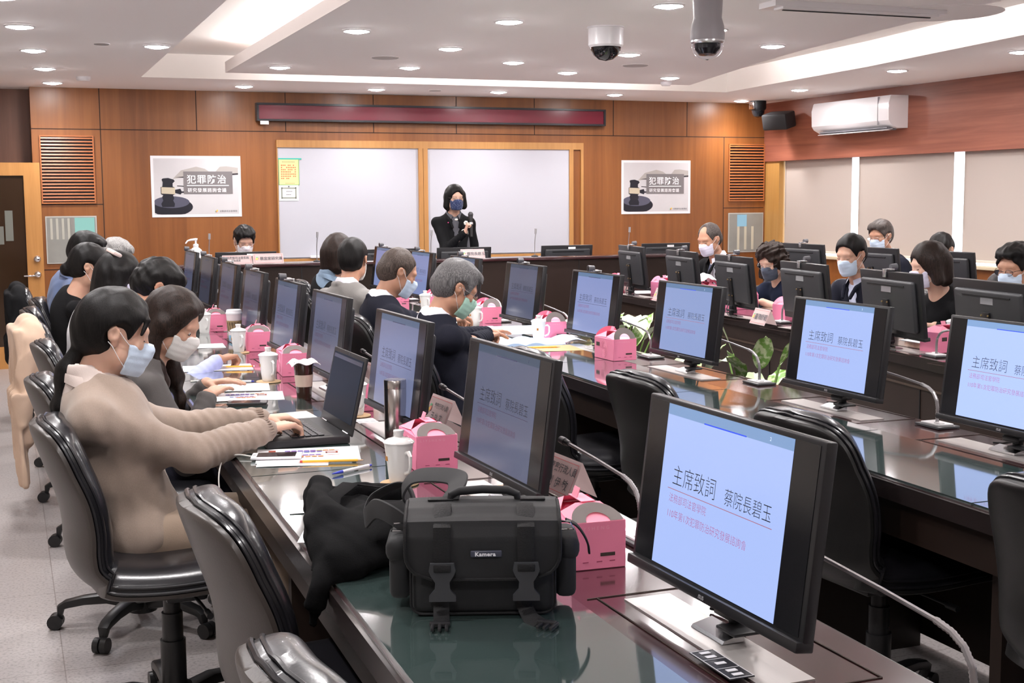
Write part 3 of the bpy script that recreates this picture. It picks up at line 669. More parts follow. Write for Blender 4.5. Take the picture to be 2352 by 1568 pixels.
# webcams clipped on top of monitors (things of their own)
def make_webcam():
    t = thing('webcam', 'small webcam', 'webcam')
    MB().cyl((-.045, 0, .018), (-.012, 0, .018), .017, .014).build('barrel', mat('webcam_grey', (.10, .10, .11), .3), t)
    MB().cyl((-.047, 0, .018), (-.044, 0, .018), .0125).build('lens', mat('lens_black', (.015, .015, .02), .12), t)
    b = MB(); b.box((0, 0, .006), (.05, .03, .006), bev=.002); b.box((.02, .0, -.012), (.006, .03, .04), bev=.002); b.box((.005, .03, .008), (.02, .05, .007), bev=.002); b.build('clip', mat('webcam_silver', (.55, .55, .57), .25, .8), t)
    return t
wc0 = make_webcam(); wfirst = [True]
def put_webcam(x, y, rz, label):
    t = wc0 if wfirst[0] else copy_tree(wc0); wfirst[0] = False
    t.location = (x, y, TZ + .222 + .1625); t.rotation_euler = (0, 0, rz); t['label'] = label; t['group'] = 'webcams clipped on monitors'
# gooseneck microphones
def make_mic():
    t = thing('conference_microphone', 'gooseneck microphone', 'microphone')
    b = MB(); b.box((0, 0, .004), (.085, .12, .008), bev=.002); b.build('base', mat('mic_base_dark', (.06, .06, .065), .3), t)
    b = MB(); b.box((0, .0, .0105), (.06, .09, .006), bev=.002); b.box((-.012, -.025, .015), (.02, .03, .004), bev=.001); b.build('button_plate', mat('mic_plate', (.68, .67, .68), .35), t)
    pts = [(0, 0, .01), (0, 0, .06), (-.001, .004, .085), (-.002, .02, .108), (-.003, .045, .122), (-.004, .08, .130)]
    n = 40; P = []
    for i in range(n + 1):
        u = i / n * (len(pts) - 1); k = min(int(u), len(pts) - 2); f = u - k; P.append(Vector(pts[k]).lerp(Vector(pts[k + 1]), f))
    MB().tube(P, [.0062 if i % 2 else .0052 for i in range(n + 1)], 8).build('flexible_neck', mat('neck_grey', (.36, .35, .36), .32, .7), t)
    MB().tube([(-.004, .078, .1295), (-.006, .2, .142), (-.008, .36, .155)], .0042, 8).build('neck', mat('neck_grey', (.36, .35, .36), .32, .7), t)
    MB().cyl((-.008, .355, .1545), (-.009, .375, .156), .0065, .009).cyl((-.009, .375, .156), (-.010, .40, .158), .010, .009).build('head', mat('mic_head', (.07, .07, .075), .45, .5), t)
    return t
mic0 = make_mic(); mfirst = [True]
def put_mic(x, y, rz, label, group, z=TZ):
    t = mic0 if mfirst[0] else copy_tree(mic0); mfirst[0] = False
    t.location = (x, y, z + .001); t.rotation_euler = (0, 0, rz); t['label'] = label; t['group'] = group; return t

near1 = ['large bright monitor nearest the viewer, right of the camera bag', 'dimmer monitor behind the black camera bag and near pink box', 'monitor behind the steel flask', 'monitor behind the open laptop',
         'monitor behind the pink box next to the patterned paper cup, with a webcam', 'third monitor beyond the laptop in the near row, with a webcam', 'fourth monitor beyond the laptop in the near row', 'second farthest monitor of the near row, before the white pump bottle', 'farthest monitor of the near row']
br1 = [1.0, .19, .33, .17, .2, .10, .12, .06, .14]  # low values put the dimming of panels seen at an angle into emission
for i, y in enumerate(MY1):
    put_monitor(m1(y), y, R(1.0), near1[i], 'monitors on the near table', br1[i])
    if i >= 4: put_webcam(m1(y) + .012, y, R(1), 'webcam on the ' + near1[i].replace(', with a webcam', ''))
    put_mic(m1(y) + .135, y - .47, R(1), 'gooseneck microphone beside the ' + near1[i].replace(', with a webcam', ''), 'microphones on the near table')
near2 = ['very bright monitor cut off by the right edge of the photo', 'bright monitor behind the nearest empty chair of the middle row', 'monitor between the green plants', 'webcam-topped monitor left of the plant pot foliage', 'dim monitor right of the grey-haired man, with a webcam', 'monitor hidden behind the grey-haired man', 'bright monitor above the joined hands of a suited man', 'farthest monitor of the middle row']
br2 = [1.15, .98, .66, .58, .17, .3, .5, .5]
for i, y in enumerate(MY2):
    put_monitor(m2(y), y, R(.6), near2[i], 'monitors on the middle table', br2[i])
    if i >= 3: put_webcam(m2(y) + .012, y, 0, 'webcam on the ' + near2[i].replace(', with a webcam', '').replace('webcam-topped ', ''))
    put_mic(m2(y) + .10, y - .42, 0, 'gooseneck microphone beside the ' + near2[i].replace(', with a webcam', ''), 'microphones on the middle table')
near3 = ['black monitor back at the right edge of the photo', 'black monitor back before the woman with the black bob', 'black monitor back beside the man with the open collar', 'black monitor back before the curly-haired woman', 'black monitor back before the balding man', 'farthest black monitor back of the third row']
for i, y in enumerate(MY3):
    a = PI + R(-7)
    put_monitor(m3(y), y, a, near3[i], 'monitors seen from behind in the third row', .5)
    if i > 0: put_webcam(m3(y) - .012, y + .03, a, 'webcam on the ' + near3[i])
    tq = thing('label_holder', 'clear plastic label holder on the ' + near3[i], 'label holder', (m3(y) - .045, y, TZ + .222 + .085), a, 'clear label holders')
    MB().box((0, 0, 0), (.003, .09, .05), bev=.001).build('sleeve', mat('clear_plastic', (.75, .75, .78), .1, trans=.7, ior=1.2), tq, smooth=0)
    put_mic(l3(y + .46) + .08, y + .46, PI + R(-6), 'gooseneck microphone below the ' + near3[i], 'microphones on the third row')
for i, y in enumerate(MY4):
    put_monitor(5.85, y, PI, ['black monitor back before the blind, left of the man with the open collar', 'black monitor back below the grey-haired man in the last row', 'black monitor back right of the woman with the black bob'][i], 'monitors seen from behind in the last row', .5)
    if i == 0: put_webcam(5.84, y + .03, PI, 'webcam on the monitor before the blind')
# head counter monitors: slimmer, backs to the room
hm = ['black monitor back behind the two name cards', 'black monitor back hidden behind the two men on the head counter', 'black monitor back in front of the standing woman', 'black monitor back on the head counter right of the standing woman', 'black monitor back at the right end of the head counter']
for i, x in enumerate([1.845, 3.05, 3.74, 4.72, 5.72]):
    t = copy_tree(mon0); t.location = (x, 10.80, .76); t.rotation_euler = (0, 0, R(90)) if False else (0, 0, -PI / 2); t.scale = (.9, .9, .83)
    t['label'] = hm[i]; t['group'] = 'monitors on the head counter'; set_screen(t, .5)
    s_ = thing('asset_sticker', 'white sticker on the ' + hm[i], 'sticker', (x + .04, 10.765, 1.045), 0, 'white monitor stickers')
    MB().box((0, 0, 0), (.07, .002, .035)).build('sticker_sheet', mat('paper', (.82, .81, .83), .7), s_, smooth=0)
# upright microphones on the head counter
def up_mic(x, y, label, h=.24):
    t = thing('desk_microphone', label, 'microphone', (x, y, 1.0), 0, 'upright microphones on the head counter')
    MB().lathe([(.03, 0), (.03, .006), (.012, .012), (.0001, .013)], 16, cap=False).build('base', M_black, t)
    MB().tube([(0, 0, .01), (0, 0, h * .5), (.004, -.01, h - .04)], .0035, 8).build('neck', mat('neck_grey', (.36, .35, .36), .32, .7), t)
    MB().cyl((.004, -.01, h - .045), (.005, -.012, h), .0095, .0095, 12).build('head', mat('mic_chrome', (.5, .5, .52), .3, .6), t)
for x, l in [(1.50, 'upright microphone between the pump bottle and the man at the head counter'), (2.36, 'upright microphone before the left edge of the whiteboard'), (3.33, 'upright microphone at the elbow of the standing woman'), (4.27, 'upright microphone right of the standing woman'), (5.17, 'upright microphone below the right gavel poster')]:
    up_mic(x, 10.45, l)
# ================================================================ chairs
M_lea = mat('black_leather', (.012, .012, .015), .27, spec=.6, bump=.035, bscale=220, coat=.1)
M_shell = mat('brown_grey_shell', (.046, .038, .034), .36, spec=.55, bump=.05, bscale=260)
M_pla = mat('black_plastic', (.014, .014, .015), .38)
CP = [(-.325, .912), (-.310, .865), (-.284, .785), (-.258, .705), (-.245, .63), (-.243, .565), (-.232, .515), (-.19, .475), (-.12, .462), (-.02, .458), (.10, .462), (.19, .462), (.245, .452)]
CW = [.150, .185, .212, .226, .226, .222, .222, .226, .236, .246, .248, .240, .205]
def smoothpath(P, n):
    P = np.array(P, float); t = np.linspace(0, 1, len(P)); out = []
    def cr(p0, p1, p2, p3, u): return .5 * (2 * p1 + (p2 - p0) * u + (2 * p0 - 5 * p1 + 4 * p2 - p3) * u * u + (3 * p1 - p0 - 3 * p2 + p3) * u ** 3)
    m = len(P)
    for i in range(n):
        s_ = i / (n - 1) * (m - 1); k = min(int(s_), m - 2); u = s_ - k
        out.append(cr(P[max(k - 1, 0)], P[k], P[k + 1], P[min(k + 2, m - 1)], u))
    return np.array(out)
NP = 60
PATH = smoothpath(CP, NP); PW = smoothpath([[w] for w in CW], NP)[:, 0]
for i_ in range(10):
    PW[i_] = max(.035, PW[10] * (1 - (1 - i_ / 10) ** 2.5) ** (1 / 2.5) * (1 - .10 * (1 - i_ / 10)))
for i_ in range(6):
    PW[NP - 1 - i_] = PW[NP - 7] * (1 - (1 - (i_ + 1.2) / 7) ** 3) ** (1 / 3)
TAN = np.gradient(PATH, axis=0); TAN /= np.linalg.norm(TAN, axis=1)[:, None]
NRM = np.stack([-TAN[:, 1] * -1, TAN[:, 0]], 1)      # towards the sitter
NRM = np.stack([-TAN[:, 1], TAN[:, 0]], 1)
def chair_pt(i, v, off, grow=0):
    """i = station, v in -1..1 across, off = distance towards the sitter"""
    w = PW[i] + grow; wrap = (.045 if i < 34 else .012) * (v * w / .23) ** 2
    p = PATH[i] + NRM[i] * (off + wrap); return (p[0], v * w, p[1])
def pad(i0, i1, f0, b0, crown, grow=0, nv=20):
    """closed padded slab between stations i0 and i1"""
    mb = MB(); st = list(range(i0, i1 + 1)); vs = []; ns = len(st)
    for side in (1, 0):
        for k, i in enumerate(st):
            e = min(k + .6, ns - 1 - k + .6) / 4.5; e = math.sqrt(max(0, 1 - (1 - min(1, e)) ** 2)) if e < 1 else 1
            for j in range(nv + 1):
                v = math.sin((j / nv * 2 - 1) * PI / 2); c = max(0, 1 - abs(v) ** 4.5) ** .6 * e
                sh = 1 - .12 * (1 - e)
                vs.append(chair_pt(i, v * sh, (f0 + crown * c) if side else (b0 - .012 * c), grow))
    m = nv + 1; fs = []
    for k in range(ns - 1):
        for j in range(nv):
            a = k * m + j; fs.append((a, a + 1, a + m + 1, a + m)); a += ns * m; fs.append((a, a + m, a + m + 1, a + 1))
    o = ns * m
    for k in range(ns - 1):
        for j in (0, nv): a = k * m + j; fs.append((a, a + m, a + m + o, a + o))
    for j in range(nv):
        for k in (0, ns - 1): a = k * m + j; fs.append((a, a + 1, a + 1 + o, a + o))
    mb._add(vs, fs); return mb
def rim(off, r, grow, i0=0, i1=NP - 1):
    P = [chair_pt(i, -1, off, grow) for i in range(i1, i0 - 1, -1)]; Q = [chair_pt(i, 1, off, grow) for i in range(i0, i1 + 1)]
    a, b = Vector(P[-1]), Vector(Q[0]); top = [a.lerp(b, u) + Vector((-.001, 0, .004 * math.sin(PI * u))) for u in (.25, .5, .75)]
    return MB().tube(P + top + Q, r, 6)
def make_chair():
    t = thing('office_chair', 'black leather office chair', 'chair')
    pad(0, 33, .0, -.012, .058).build('backrest', M_lea, t)
    pad(30, NP - 1, .0, -.02, .062).build('seat', M_lea, t)
    pad(0, NP - 1, -.020, -.030, .004, .004).build('shell', M_shell, t)
    rim(-.013, .0046, .004).build('piping', M_lea, t); rim(.004, .0040, .001).build('piping', M_lea, t)
    b = MB(); b.box((.0, 0, .405), (.22, .16, .035), bev=.01); b.box((.04, 0, .385), (.12, .07, .05), bev=.012); b.build('tilt_mechanism', M_pla, t)
    MB().tube([(.05, -.05, .39), (.06, -.14, .385), (.065, -.21, .38)], .005, 8).cyl((.065, -.2, .38), (.067, -.24, .378), .009).build('lever', M_pla, t)
    b = MB(); b.cyl((0, 0, .06), (0, 0, .25), .036); b.cyl((0, 0, .24), (0, 0, .33), .03); b.cyl((0, 0, .32), (0, 0, .39), .024); b.build('gas_column', M_pla, t)
    MB().lathe([(.05, .055), (.058, .075), (.05, .115), (.036, .12)], 20).build('hub', M_pla, t)
    for k in range(5):
        a = 2 * PI * k / 5 + .35; c, s_ = math.cos(a), math.sin(a); rt = lambda r_, z, q=0: (c * r_ - s_ * q, s_ * r_ + c * q, z)
        leg = MB().tube([rt(.03, .085), rt(.12, .105), rt(.20, .10), rt(.262, .088), rt(.28, .078), rt(.284, .05)], [1.25, 1.1, .95, .85, .8, .55], 10, flat=(.048, .034)).build('star_leg', M_pla, t)
        b = MB()
        for q in (-.013, .013): 
            p0, p1 = Vector(rt(.300, .027, q - .010)), Vector(rt(.300, .027, q + .010)); b.cyl(p0, p1, .0265, n=18)
        b.cyl(rt(.284, .03), rt(.284, .062), .010); b.box(rt(.292, .045), (.03, .02, .016), rot=(0, 0, a), bev=.004)
        b.build('caster', M_pla, leg)
    return t
ch0 = make_chair(); cf = [True]
def put_chair(x, y, rz, label, group='black office chairs'):
    t = ch0 if cf[0] else copy_tree(ch0); cf[0] = False
    t.location = (x, y, 0); t.rotation_euler = (0, 0, rz); t['label'] = label; t['group'] = group; return t
G1 = 'office chairs along the near table'; G2 = 'office chairs of the middle row'; G3 = 'office chairs of the third row'
CH1 = [(.62, 1.64, R(6), 'empty office chair nearest the viewer, only its top showing at the bottom edge'),
       (.66, 2.62, R(4), 'empty office chair between the camera bag and the chair of the woman in beige'),
       (.40, 3.74, R(2), 'office chair of the woman in the beige cardigan'),
       (.40, 4.68, R(2), 'office chair of the woman with long brown hair'),
       (.44, 5.85, R(2), 'office chair of the man in the pale blue shirt'),
       (.42, 6.78, R(4), 'office chair with a beige coat hung over its back'),
       (.42, 7.70, R(0), 'office chair just beyond the one with the beige coat'),
       (.48, 8.45, R(-4), 'office chair of the man in the denim-blue shirt'),
       (.40, 9.45, R(0), 'office chair with a black coat over its back near the door')]
for a in CH1: put_chair(*a, G1)
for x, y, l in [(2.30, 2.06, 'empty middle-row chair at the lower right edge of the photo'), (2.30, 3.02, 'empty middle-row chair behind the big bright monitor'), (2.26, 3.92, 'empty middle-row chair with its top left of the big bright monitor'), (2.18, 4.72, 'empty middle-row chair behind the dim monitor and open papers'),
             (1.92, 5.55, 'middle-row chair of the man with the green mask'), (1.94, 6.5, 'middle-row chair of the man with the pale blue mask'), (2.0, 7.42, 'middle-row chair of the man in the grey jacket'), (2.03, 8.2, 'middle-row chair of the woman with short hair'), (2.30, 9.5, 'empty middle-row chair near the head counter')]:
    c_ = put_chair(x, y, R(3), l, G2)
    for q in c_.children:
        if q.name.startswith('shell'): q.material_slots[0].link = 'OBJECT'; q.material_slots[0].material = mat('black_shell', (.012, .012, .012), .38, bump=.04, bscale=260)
for x, y, l in [(5.12, 5.15, 'third-row chair of the man at the right edge of the photo'), (5.02, 5.85, 'third-row chair of the woman with the black bob'), (5.08, 6.66, 'third-row chair of the man with the open collar'), (5.25, 7.75, 'third-row chair of the curly-haired woman'), (5.45, 8.92, 'third-row chair of the balding man')]:
    put_chair(x, y, PI - R(7), l, G3)
for y, l in [(8.55, 'rear chair of the grey-haired man by the blinds'), (7.9, 'rear chair of the bowed man by the blinds'), (6.2, 'empty rear chair with a pale back between two monitors')]:
    put_chair(6.85 if y > 7 else 6.3, y, PI, l, 'office chairs of the last row')
# ================================================================ things on the tables
G = TZ + .0085           # top of the glass panels
M_pink = mat('pink_card', (.86, .25, .40), .42, var=.04, vscale=12)
M_pink_in = mat('pink_card_light', (.92, .33, .45), .45)
M_taupe = mat('taupe_card', (.16, .135, .13), .5)
M_pprint = mat('pink_print', (.90, .42, .55), .5)
M_dlab = mat('dark_label', (.05, .035, .03), .5)
def make_box(lean=58):
    t = thing('meal_box', 'pink meal box', 'box')
    w, d, h = .06, .095, .098
    MB().span((-w, -d, 0), (w, d, h), bev=.0015, seg=1).build('carton', M_pink, t)
    # gabled lid flaps leaning inwards from both ends
    for s_, nm in ((-1, 'lid_flap'), (1, 'lid_flap')):
        b = MB(); b._add([(-w, s_ * d, h), (w, s_ * d, h), (w * .45, s_ * d * .35, h + .028), (-w * .45, s_ * d * .35, h + .028)], [(0, 1, 2, 3)]); b._add([(-w, s_ * d, h), (-w * .45, s_ * d * .35, h + .028), (-w * .8, 0, h + .004)], [(0, 1, 2)]); b._add([(w, s_ * d, h), (w * .45, s_ * d * .35, h + .028), (w * .8, 0, h + .004)], [(0, 1, 2)])
        b.build(nm, M_pink_in, t, smooth=0)
    MB().box((0, 0, h + .030), (.03, .075, .0015)).box((-.008, .012, h + .040), (.0015, .03, .022), rot=(0, R(20), 0)).build('lid_tab', M_pink_in, t, smooth=0)
    # two arched handles: the near one shows its taupe lining
    def arch(y, lean, m1_, m2_):  # a half ring standing on one short end
        n = 20
        for dy, m in ((0, m1_), (.0012, m2_)):
            b = MB(); vs = []; fs = []
            for i in range(n + 1):
                a = PI * i / n
                for r_ in (.026, .055): 
                    zz = r_ * math.sin(a); vs.append((r_ * math.cos(a), y + (zz * math.sin(lean)) + dy * (1 if lean < 0 else -1), h + .001 + zz * math.cos(lean)))
            fs = [(2 * i, 2 * i + 1, 2 * i + 3, 2 * i + 2) for i in range(n)]
            b._add(vs, fs); b.build('handle_lining' if m is M_taupe else 'handle', m, t, smooth=0)
    arch(-d + .002, R(lean), M_pink_in, M_taupe)
    arch(d - .002, -R(lean + 8), M_pink_in, M_pink_in)
    # print: letters on the near end, label and rose on the long side
    Me = frame((-.048, -d - .0004, h - .016), (1, 0, 0), (0, 0, 1)); text('maker_lettering', 'LIYSHENG', .010, M_pprint, t, Me, spacing=1.75, offset=-.0001)
    MB().box((.02, -d - .0004, .03), (.032, .0006, .007)).build('small_label', M_dlab, t, smooth=0)
    for x_ in (-.028, .002, .03): MB().box((x_, -d - .0004, .016), (.012, .0006, .0016)).build('caption', mat('caption_maroon', (.35, .05, .12), .5), t, smooth=0)
    MB().box((-w - .0004, .058, .066), (.0006, .034, .018)).build('side_label', M_dlab, t, smooth=0)
    b = MB()
    for k, rr in enumerate((.036, .029, .022, .015, .008)):
        P = [(-w - .0006, -.005 + rr * .8 * math.cos(a) + .003 * math.sin(3 * a + k), .05 + rr * 1.1 * math.sin(a) + .002 * math.cos(2 * a + k)) for a in np.linspace(0, 2 * PI * .92, 26)]
        b.tube(P, .0006, 4)
    b.build('rose_print', M_pprint, t)['kind'] = 'stuff'
    return t
bx0 = make_box(); bx1 = make_box(24); bf = {0: True, 1: True}
def put_box(x, y, rz, label, grp, z=TZ):
    up = x > 2 and 'flat folded' not in label
    q_ = 1 if up else 0; p_ = (bx0, bx1)[q_]; t = p_ if bf[q_] else copy_tree(p_); bf[q_] = False
    t.location = (x, y, z + .0005); t.rotation_euler = (0, 0, rz); t['label'] = label; t['group'] = grp; return t
g = 'pink meal boxes on the near table'
put_box(1.10, 2.44, R(-3), 'pink handled meal box right behind the camera bag', g)
put_box(1.095, 3.49, R(-2), 'pink handled meal box between the nearest white cup and the dim monitor', g)
put_box(1.145, 4.56, R(-3), 'pink meal box hidden behind the cup next to the steel flask', g)
put_box(1.145, 5.58, R(-4), 'pink handled meal box just behind the brown coffee cup', g)
put_box(1.17, 6.56, R(-8), 'pink handled meal box behind the cup near the writing hand', g)
put_box(1.12, 7.66, R(-4), 'pink handled meal box behind the patterned paper cup', g)
g = 'pink meal boxes on the middle table'
put_box(2.62, 5.43, R(2), 'pink handled meal box left of the monitor between the plants', g, G)
put_box(2.71, 6.42, R(-4), 'pink handled meal box behind the cup with a side handle', g)
put_box(2.73, 7.45, R(-4), 'pink handled meal box right of the cup near the man with the green mask', g)
put_box(2.72, 8.42, R(-4), 'pink meal box showing between the two men in dark suits', g)
put_box(2.70, 9.3, R(0), 'farthest pink meal box of the middle table', g)
g = 'pink meal boxes on the third table'
put_box(4.22, 5.10, R(98), 'pink meal box with flat folded handles under a white lidded cup', g)
put_box(4.47, 6.80, R(98), 'pink meal box behind the name card in front of the curly-haired woman', g)
put_box(4.62, 7.62, R(95), 'pink meal box behind the bright monitor between the plants', g)
put_box(4.80, 8.45, R(95), 'pink meal box with a white cloth laid over it', g)
put_box(4.78, 9.02, R(98), 'pink meal box left of the balding man', g)
put_box(4.60, 9.45, R(15), 'tall-looking pink meal box at the far end of the third table', g)
t = thing('white_napkin', 'white cloth napkin draped over a pink box in front of the balding man', 'napkin', (4.80, 8.45, TZ + .13))
def nap(u, v):
    x = (u - .5) * .17; y = (v - .5) * .15; r_ = math.hypot(x, y); return (x, y, .062 - 6.0 * r_ * r_ + .006 * math.sin(u * 17) * math.cos(v * 13))
MB().grid(nap, 14, 14, .002).build('cloth', mat('napkin_white', (.85, .84, .85), .8), t)

# white lidded cups on cork coasters
M_por = mat('porcelain', (.80, .785, .77), .13, spec=.6, coat=.3)
M_cork = mat('cork', (.50, .34, .19), .8, var=.15, vscale=60)
def make_cup():
    t = thing('lidded_cup', 'white lidded cup', 'cup')
    MB().lathe([(.0001, 0), (.024, 0), (.026, .004), (.0275, .01), (.030, .03), (.034, .07), (.0375, .098), (.0385, .104), (.036, .104), (.034, .098), (.0001, .09)], 32, cap=False).build('body', M_por, t)
    MB().lathe([(.0405, .1045), (.0415, .107), (.039, .1105), (.030, .1155), (.018, .119), (.0125, .121), (.0115, .126), (.013, .131), (.0145, .135), (.0135, .1385), (.0001, .1395)], 32, cap=True).build('lid', M_por, t)
    MB().tube([(.0, -.033, .082), (.0, -.047, .085), (.0, -.056, .076), (.0, -.056, .05), (.0, -.05, .036), (.0, -.032, .028)], [.0045, .0052, .005, .0045, .0045, .005], 8, flat=None).build('handle', M_por, t)
    MB().box((-.0335, .006, .066), (.002, .010, .012)).build('emblem', mat('cup_emblem', (.45, .2, .05), .4), t, smooth=0)
    return t
cu0 = make_cup(); cuf = [True]
def put_cup(x, y, rz, label, grp, z=TZ, coaster=True):
    t = cu0 if cuf[0] else copy_tree(cu0); cuf[0] = False
    if coaster:
        c = thing('cup_coaster', 'cork coaster under the ' + label.replace('white lidded ', ''), 'coaster', (x, y, z + .0003), 0, 'cork coasters')
        MB().lathe([(.0001, 0), (.050, 0), (.0515, .002), (.050, .0045), (.0001, .0045)], 32, cap=False).build('disc', M_cork, c)
        z += .005
    t.location = (x, y, z); t.rotation_euler = (0, 0, rz); t['label'] = label; t['group'] = grp; return t
g = 'white lidded cups on the near table'
put_cup(.936, 3.235, R(15), 'white lidded cup nearest the viewer, behind the bag strap', g, G)
put_cup(1.115, 4.38, R(10), 'white lidded cup between the laptop screen and the steel flask', g)
put_cup(.985, 5.30, R(12), 'white lidded cup left of the brown coffee cup', g, G)
put_cup(1.055, 6.45, R(10), 'white lidded cup behind the writing hand', g)
put_cup(1.03, 7.45, R(10), 'white lidded cup half hidden by the brown-haired woman', g)
g = 'white lidded cups on the middle table'
put_cup(2.585, 6.28, R(70), 'white lidded cup with its handle to the right, before a pink box', g)
put_cup(2.56, 7.2, R(30), 'white lidded cup beside the man with the green mask', g)
put_cup(2.60, 8.30, R(10), 'white lidded cup between the two men in dark suits', g)
g = 'white lidded cups on the third table'
put_cup(4.50, 5.36, R(200), 'white lidded cup behind the flat-handled pink box', g)
put_cup(4.62, 6.85, R(180), 'white lidded cup by the arm of the curly-haired woman', g)
put_cup(4.50, 6.0, R(180), 'white lidded cup in front of the man with the open collar', g)
put_cup(5.0, 9.35, R(180), 'white lidded cup by the pink box left of the balding man', g)
c = thing('cup_coaster', 'bare wooden coaster behind the handle of the camera bag', 'coaster', (1.18, 3.085, TZ + .0005), 0, 'cork coasters')
MB().lathe([(.0001, 0), (.036, 0), (.038, .004), (.036, .009), (.0001, .009)], 28, cap=False).build('disc', mat('amber_wood', (.60, .30, .12), .35), c)

# take-away coffee with a beige sleeve and a napkin on top
t = thing('coffee_cup', 'brown iced-coffee cup with a beige sleeve and white napkin on top', 'cup', (1.03, 4.83, TZ + .001))
MB().lathe([(.0001, 0), (.026, 0), (.027, .004), (.037, .135), (.035, .135), (.0001, .13)], 28, cap=False).build('body', mat('coffee_brown', (.035, .016, .010), .12, spec=.6), t)
MB().lathe([(.0312, .05), (.0352, .095), (.0345, .095), (.0305, .05)], 28, cap=True).build('sleeve', mat('kraft_beige', (.55, .44, .36), .7), t)
MB().lathe([(.0375, .132), (.039, .136), (.038, .142), (.0001, .143)], 28, cap=False).build('lid', mat('coffee_brown', (.035, .016, .010), .12, spec=.6), t)
def nap2(u, v):
    x = (u - .5) * .11; y = (v - .5) * .10; r_ = math.hypot(x, y); return (x, y, .148 + .008 * math.sin(u * 9) * math.cos(v * 8) - max(0, r_ - .04) * .5)
MB().grid(nap2, 12, 12, .002).build('napkin', mat('napkin_white', (.85, .84, .85), .8), t)
# tall paper cup with kraft sleeve
t = thing('paper_cup', 'tall pink and blue paper cup with a white lid and printed kraft sleeve', 'cup', (1.125, 7.0, TZ + .001))
MB().lathe([(.0001, 0), (.028, 0), (.0425, .148), (.040, .148), (.0001, .14)], 28, cap=False).build('body', mat('paper_pink', (.78, .68, .70), .5), t)
MB().lathe([(.0292, .005), (.0325, .05), (.032, .05)], 28, cap=False).build('blue_band', mat('paper_blue', (.28, .50, .66), .5), t)
MB().lathe([(.0344, .055), (.0412, .112), (.0405, .112), (.034, .055)], 28, cap=False).build('sleeve', mat('kraft', (.36, .25, .13), .7), t)
b = MB()
for k in range(5):
    a = R(200 + k * 22); r_ = .0405
    b.tube([(math.cos(a) * (.0366 + .0), math.sin(a) * .0366, .06), (math.cos(a + .05) * .039, math.sin(a + .05) * .039, .08), (math.cos(a + .0) * .0412, math.sin(a) * .0412, .105)], .0012, 5)
for q in (.092, .101): b.tube([(math.cos(R(a)) * .0405, math.sin(R(a)) * .0405, q) for a in range(215, 300, 8)], .0009, 5)
b.build('sleeve_print', M_dlab, t)['kind'] = 'stuff'
MB().lathe([(.044, .146), (.0445, .153), (.042, .156), (.040, .168), (.036, .170), (.0001, .168)], 28, cap=True).build('lid', mat('lid_white', (.82, .81, .83), .4), t)
# steel flask
t = thing('thermos_flask', 'tall brushed steel flask standing before the dimmer monitor', 'flask', (1.105, 3.85, TZ + .001))
M_fl = mat('flask_steel', (.60, .565, .55), .22, 1, bump=.08, bscale=40, bstretch=(1, 1, .01))
MB().lathe([(.0001, 0), (.033, 0), (.0345, .002), (.0345, .168), (.033, .170)], 40, cap=False).build('body', M_fl, t)
MB().lathe([(.033, .170), (.0348, .1705), (.0348, .194), (.0335, .196), (.018, .1955), (.016, .1945), (.0001, .1945)], 40, cap=False).build('cap', M_fl, t)

# laptop
t = thing('laptop', 'open black laptop that the woman in beige is typing on', 'laptop', (.835, 4.03, G + .001), R(1))
M_lap = mat('laptop_black', (.016, .016, .018), .42, bump=.03, bscale=500)
MB().span((-.135, -.19, 0), (.12, .19, .024), bev=.004).build('base', M_lap, t)
MB().span((-.125, -.075, .0241), (-.065, .03, .0247)).build('touchpad', mat('pad_black', (.03, .03, .033), .3), t)
kb = MB().span((-.055, -.165, .0238), (.075, .165, .0243)).build('keyboard', mat('key_well', (.006, .006, .007), .5), t, smooth=0)
M_key = mat('key_black', (.022, .022, .025), .35)
for r_ in range(5):
    nk = 13
    for c_ in range(nk):
        if r_ == 0 and 3 < c_ < 8:
            if c_ == 4: MB().box((-.044 + r_ * .0205, -.151 + 5.5 * .0252, .0262), (.017, .094, .004), bev=.001, seg=1).build('key', M_key, kb)
            continue
        MB().box((-.044 + r_ * .0205, -.151 + c_ * .0252, .0262), (.0175, .0215, .004), bev=.001, seg=1).build('key', M_key, kb)
Ml = Matrix.Translation((.125, 0, .018)) @ Matrix.Rotation(R(13), 4, 'Y')
MB().span((-.004, -.19, 0), (.004, .19, .245), bev=.003).build('lid', M_lap, t, M=Ml)
sc = MB().span((-.0055, -.172, .032), (-.0042, .172, .232)).build('screen', mat('laptop_screen', (.006, .008, .012), .3, spec=.05, emit=(.006, .009, .014), estr=1), t, M=Ml, smooth=0)
MB().span((-.0058, -.165, .214), (-.0054, .165, .226)).build('title_bar', mat('laptop_bar', (.02, .02, .022), .2, emit=(.006, .008, .01), estr=1), sc, M=Ml, smooth=0)
MB().cyl((-.0046, .0, .239), (-.0035, .0, .239), .002, n=8).build('camera_dot', M_gloss, t, M=Ml)
for y_ in (-.13, .13): MB().cyl((.122, y_ - .03, .02), (.122, y_ + .03, .02), .006, n=10).build('hinge', M_chrome, t)

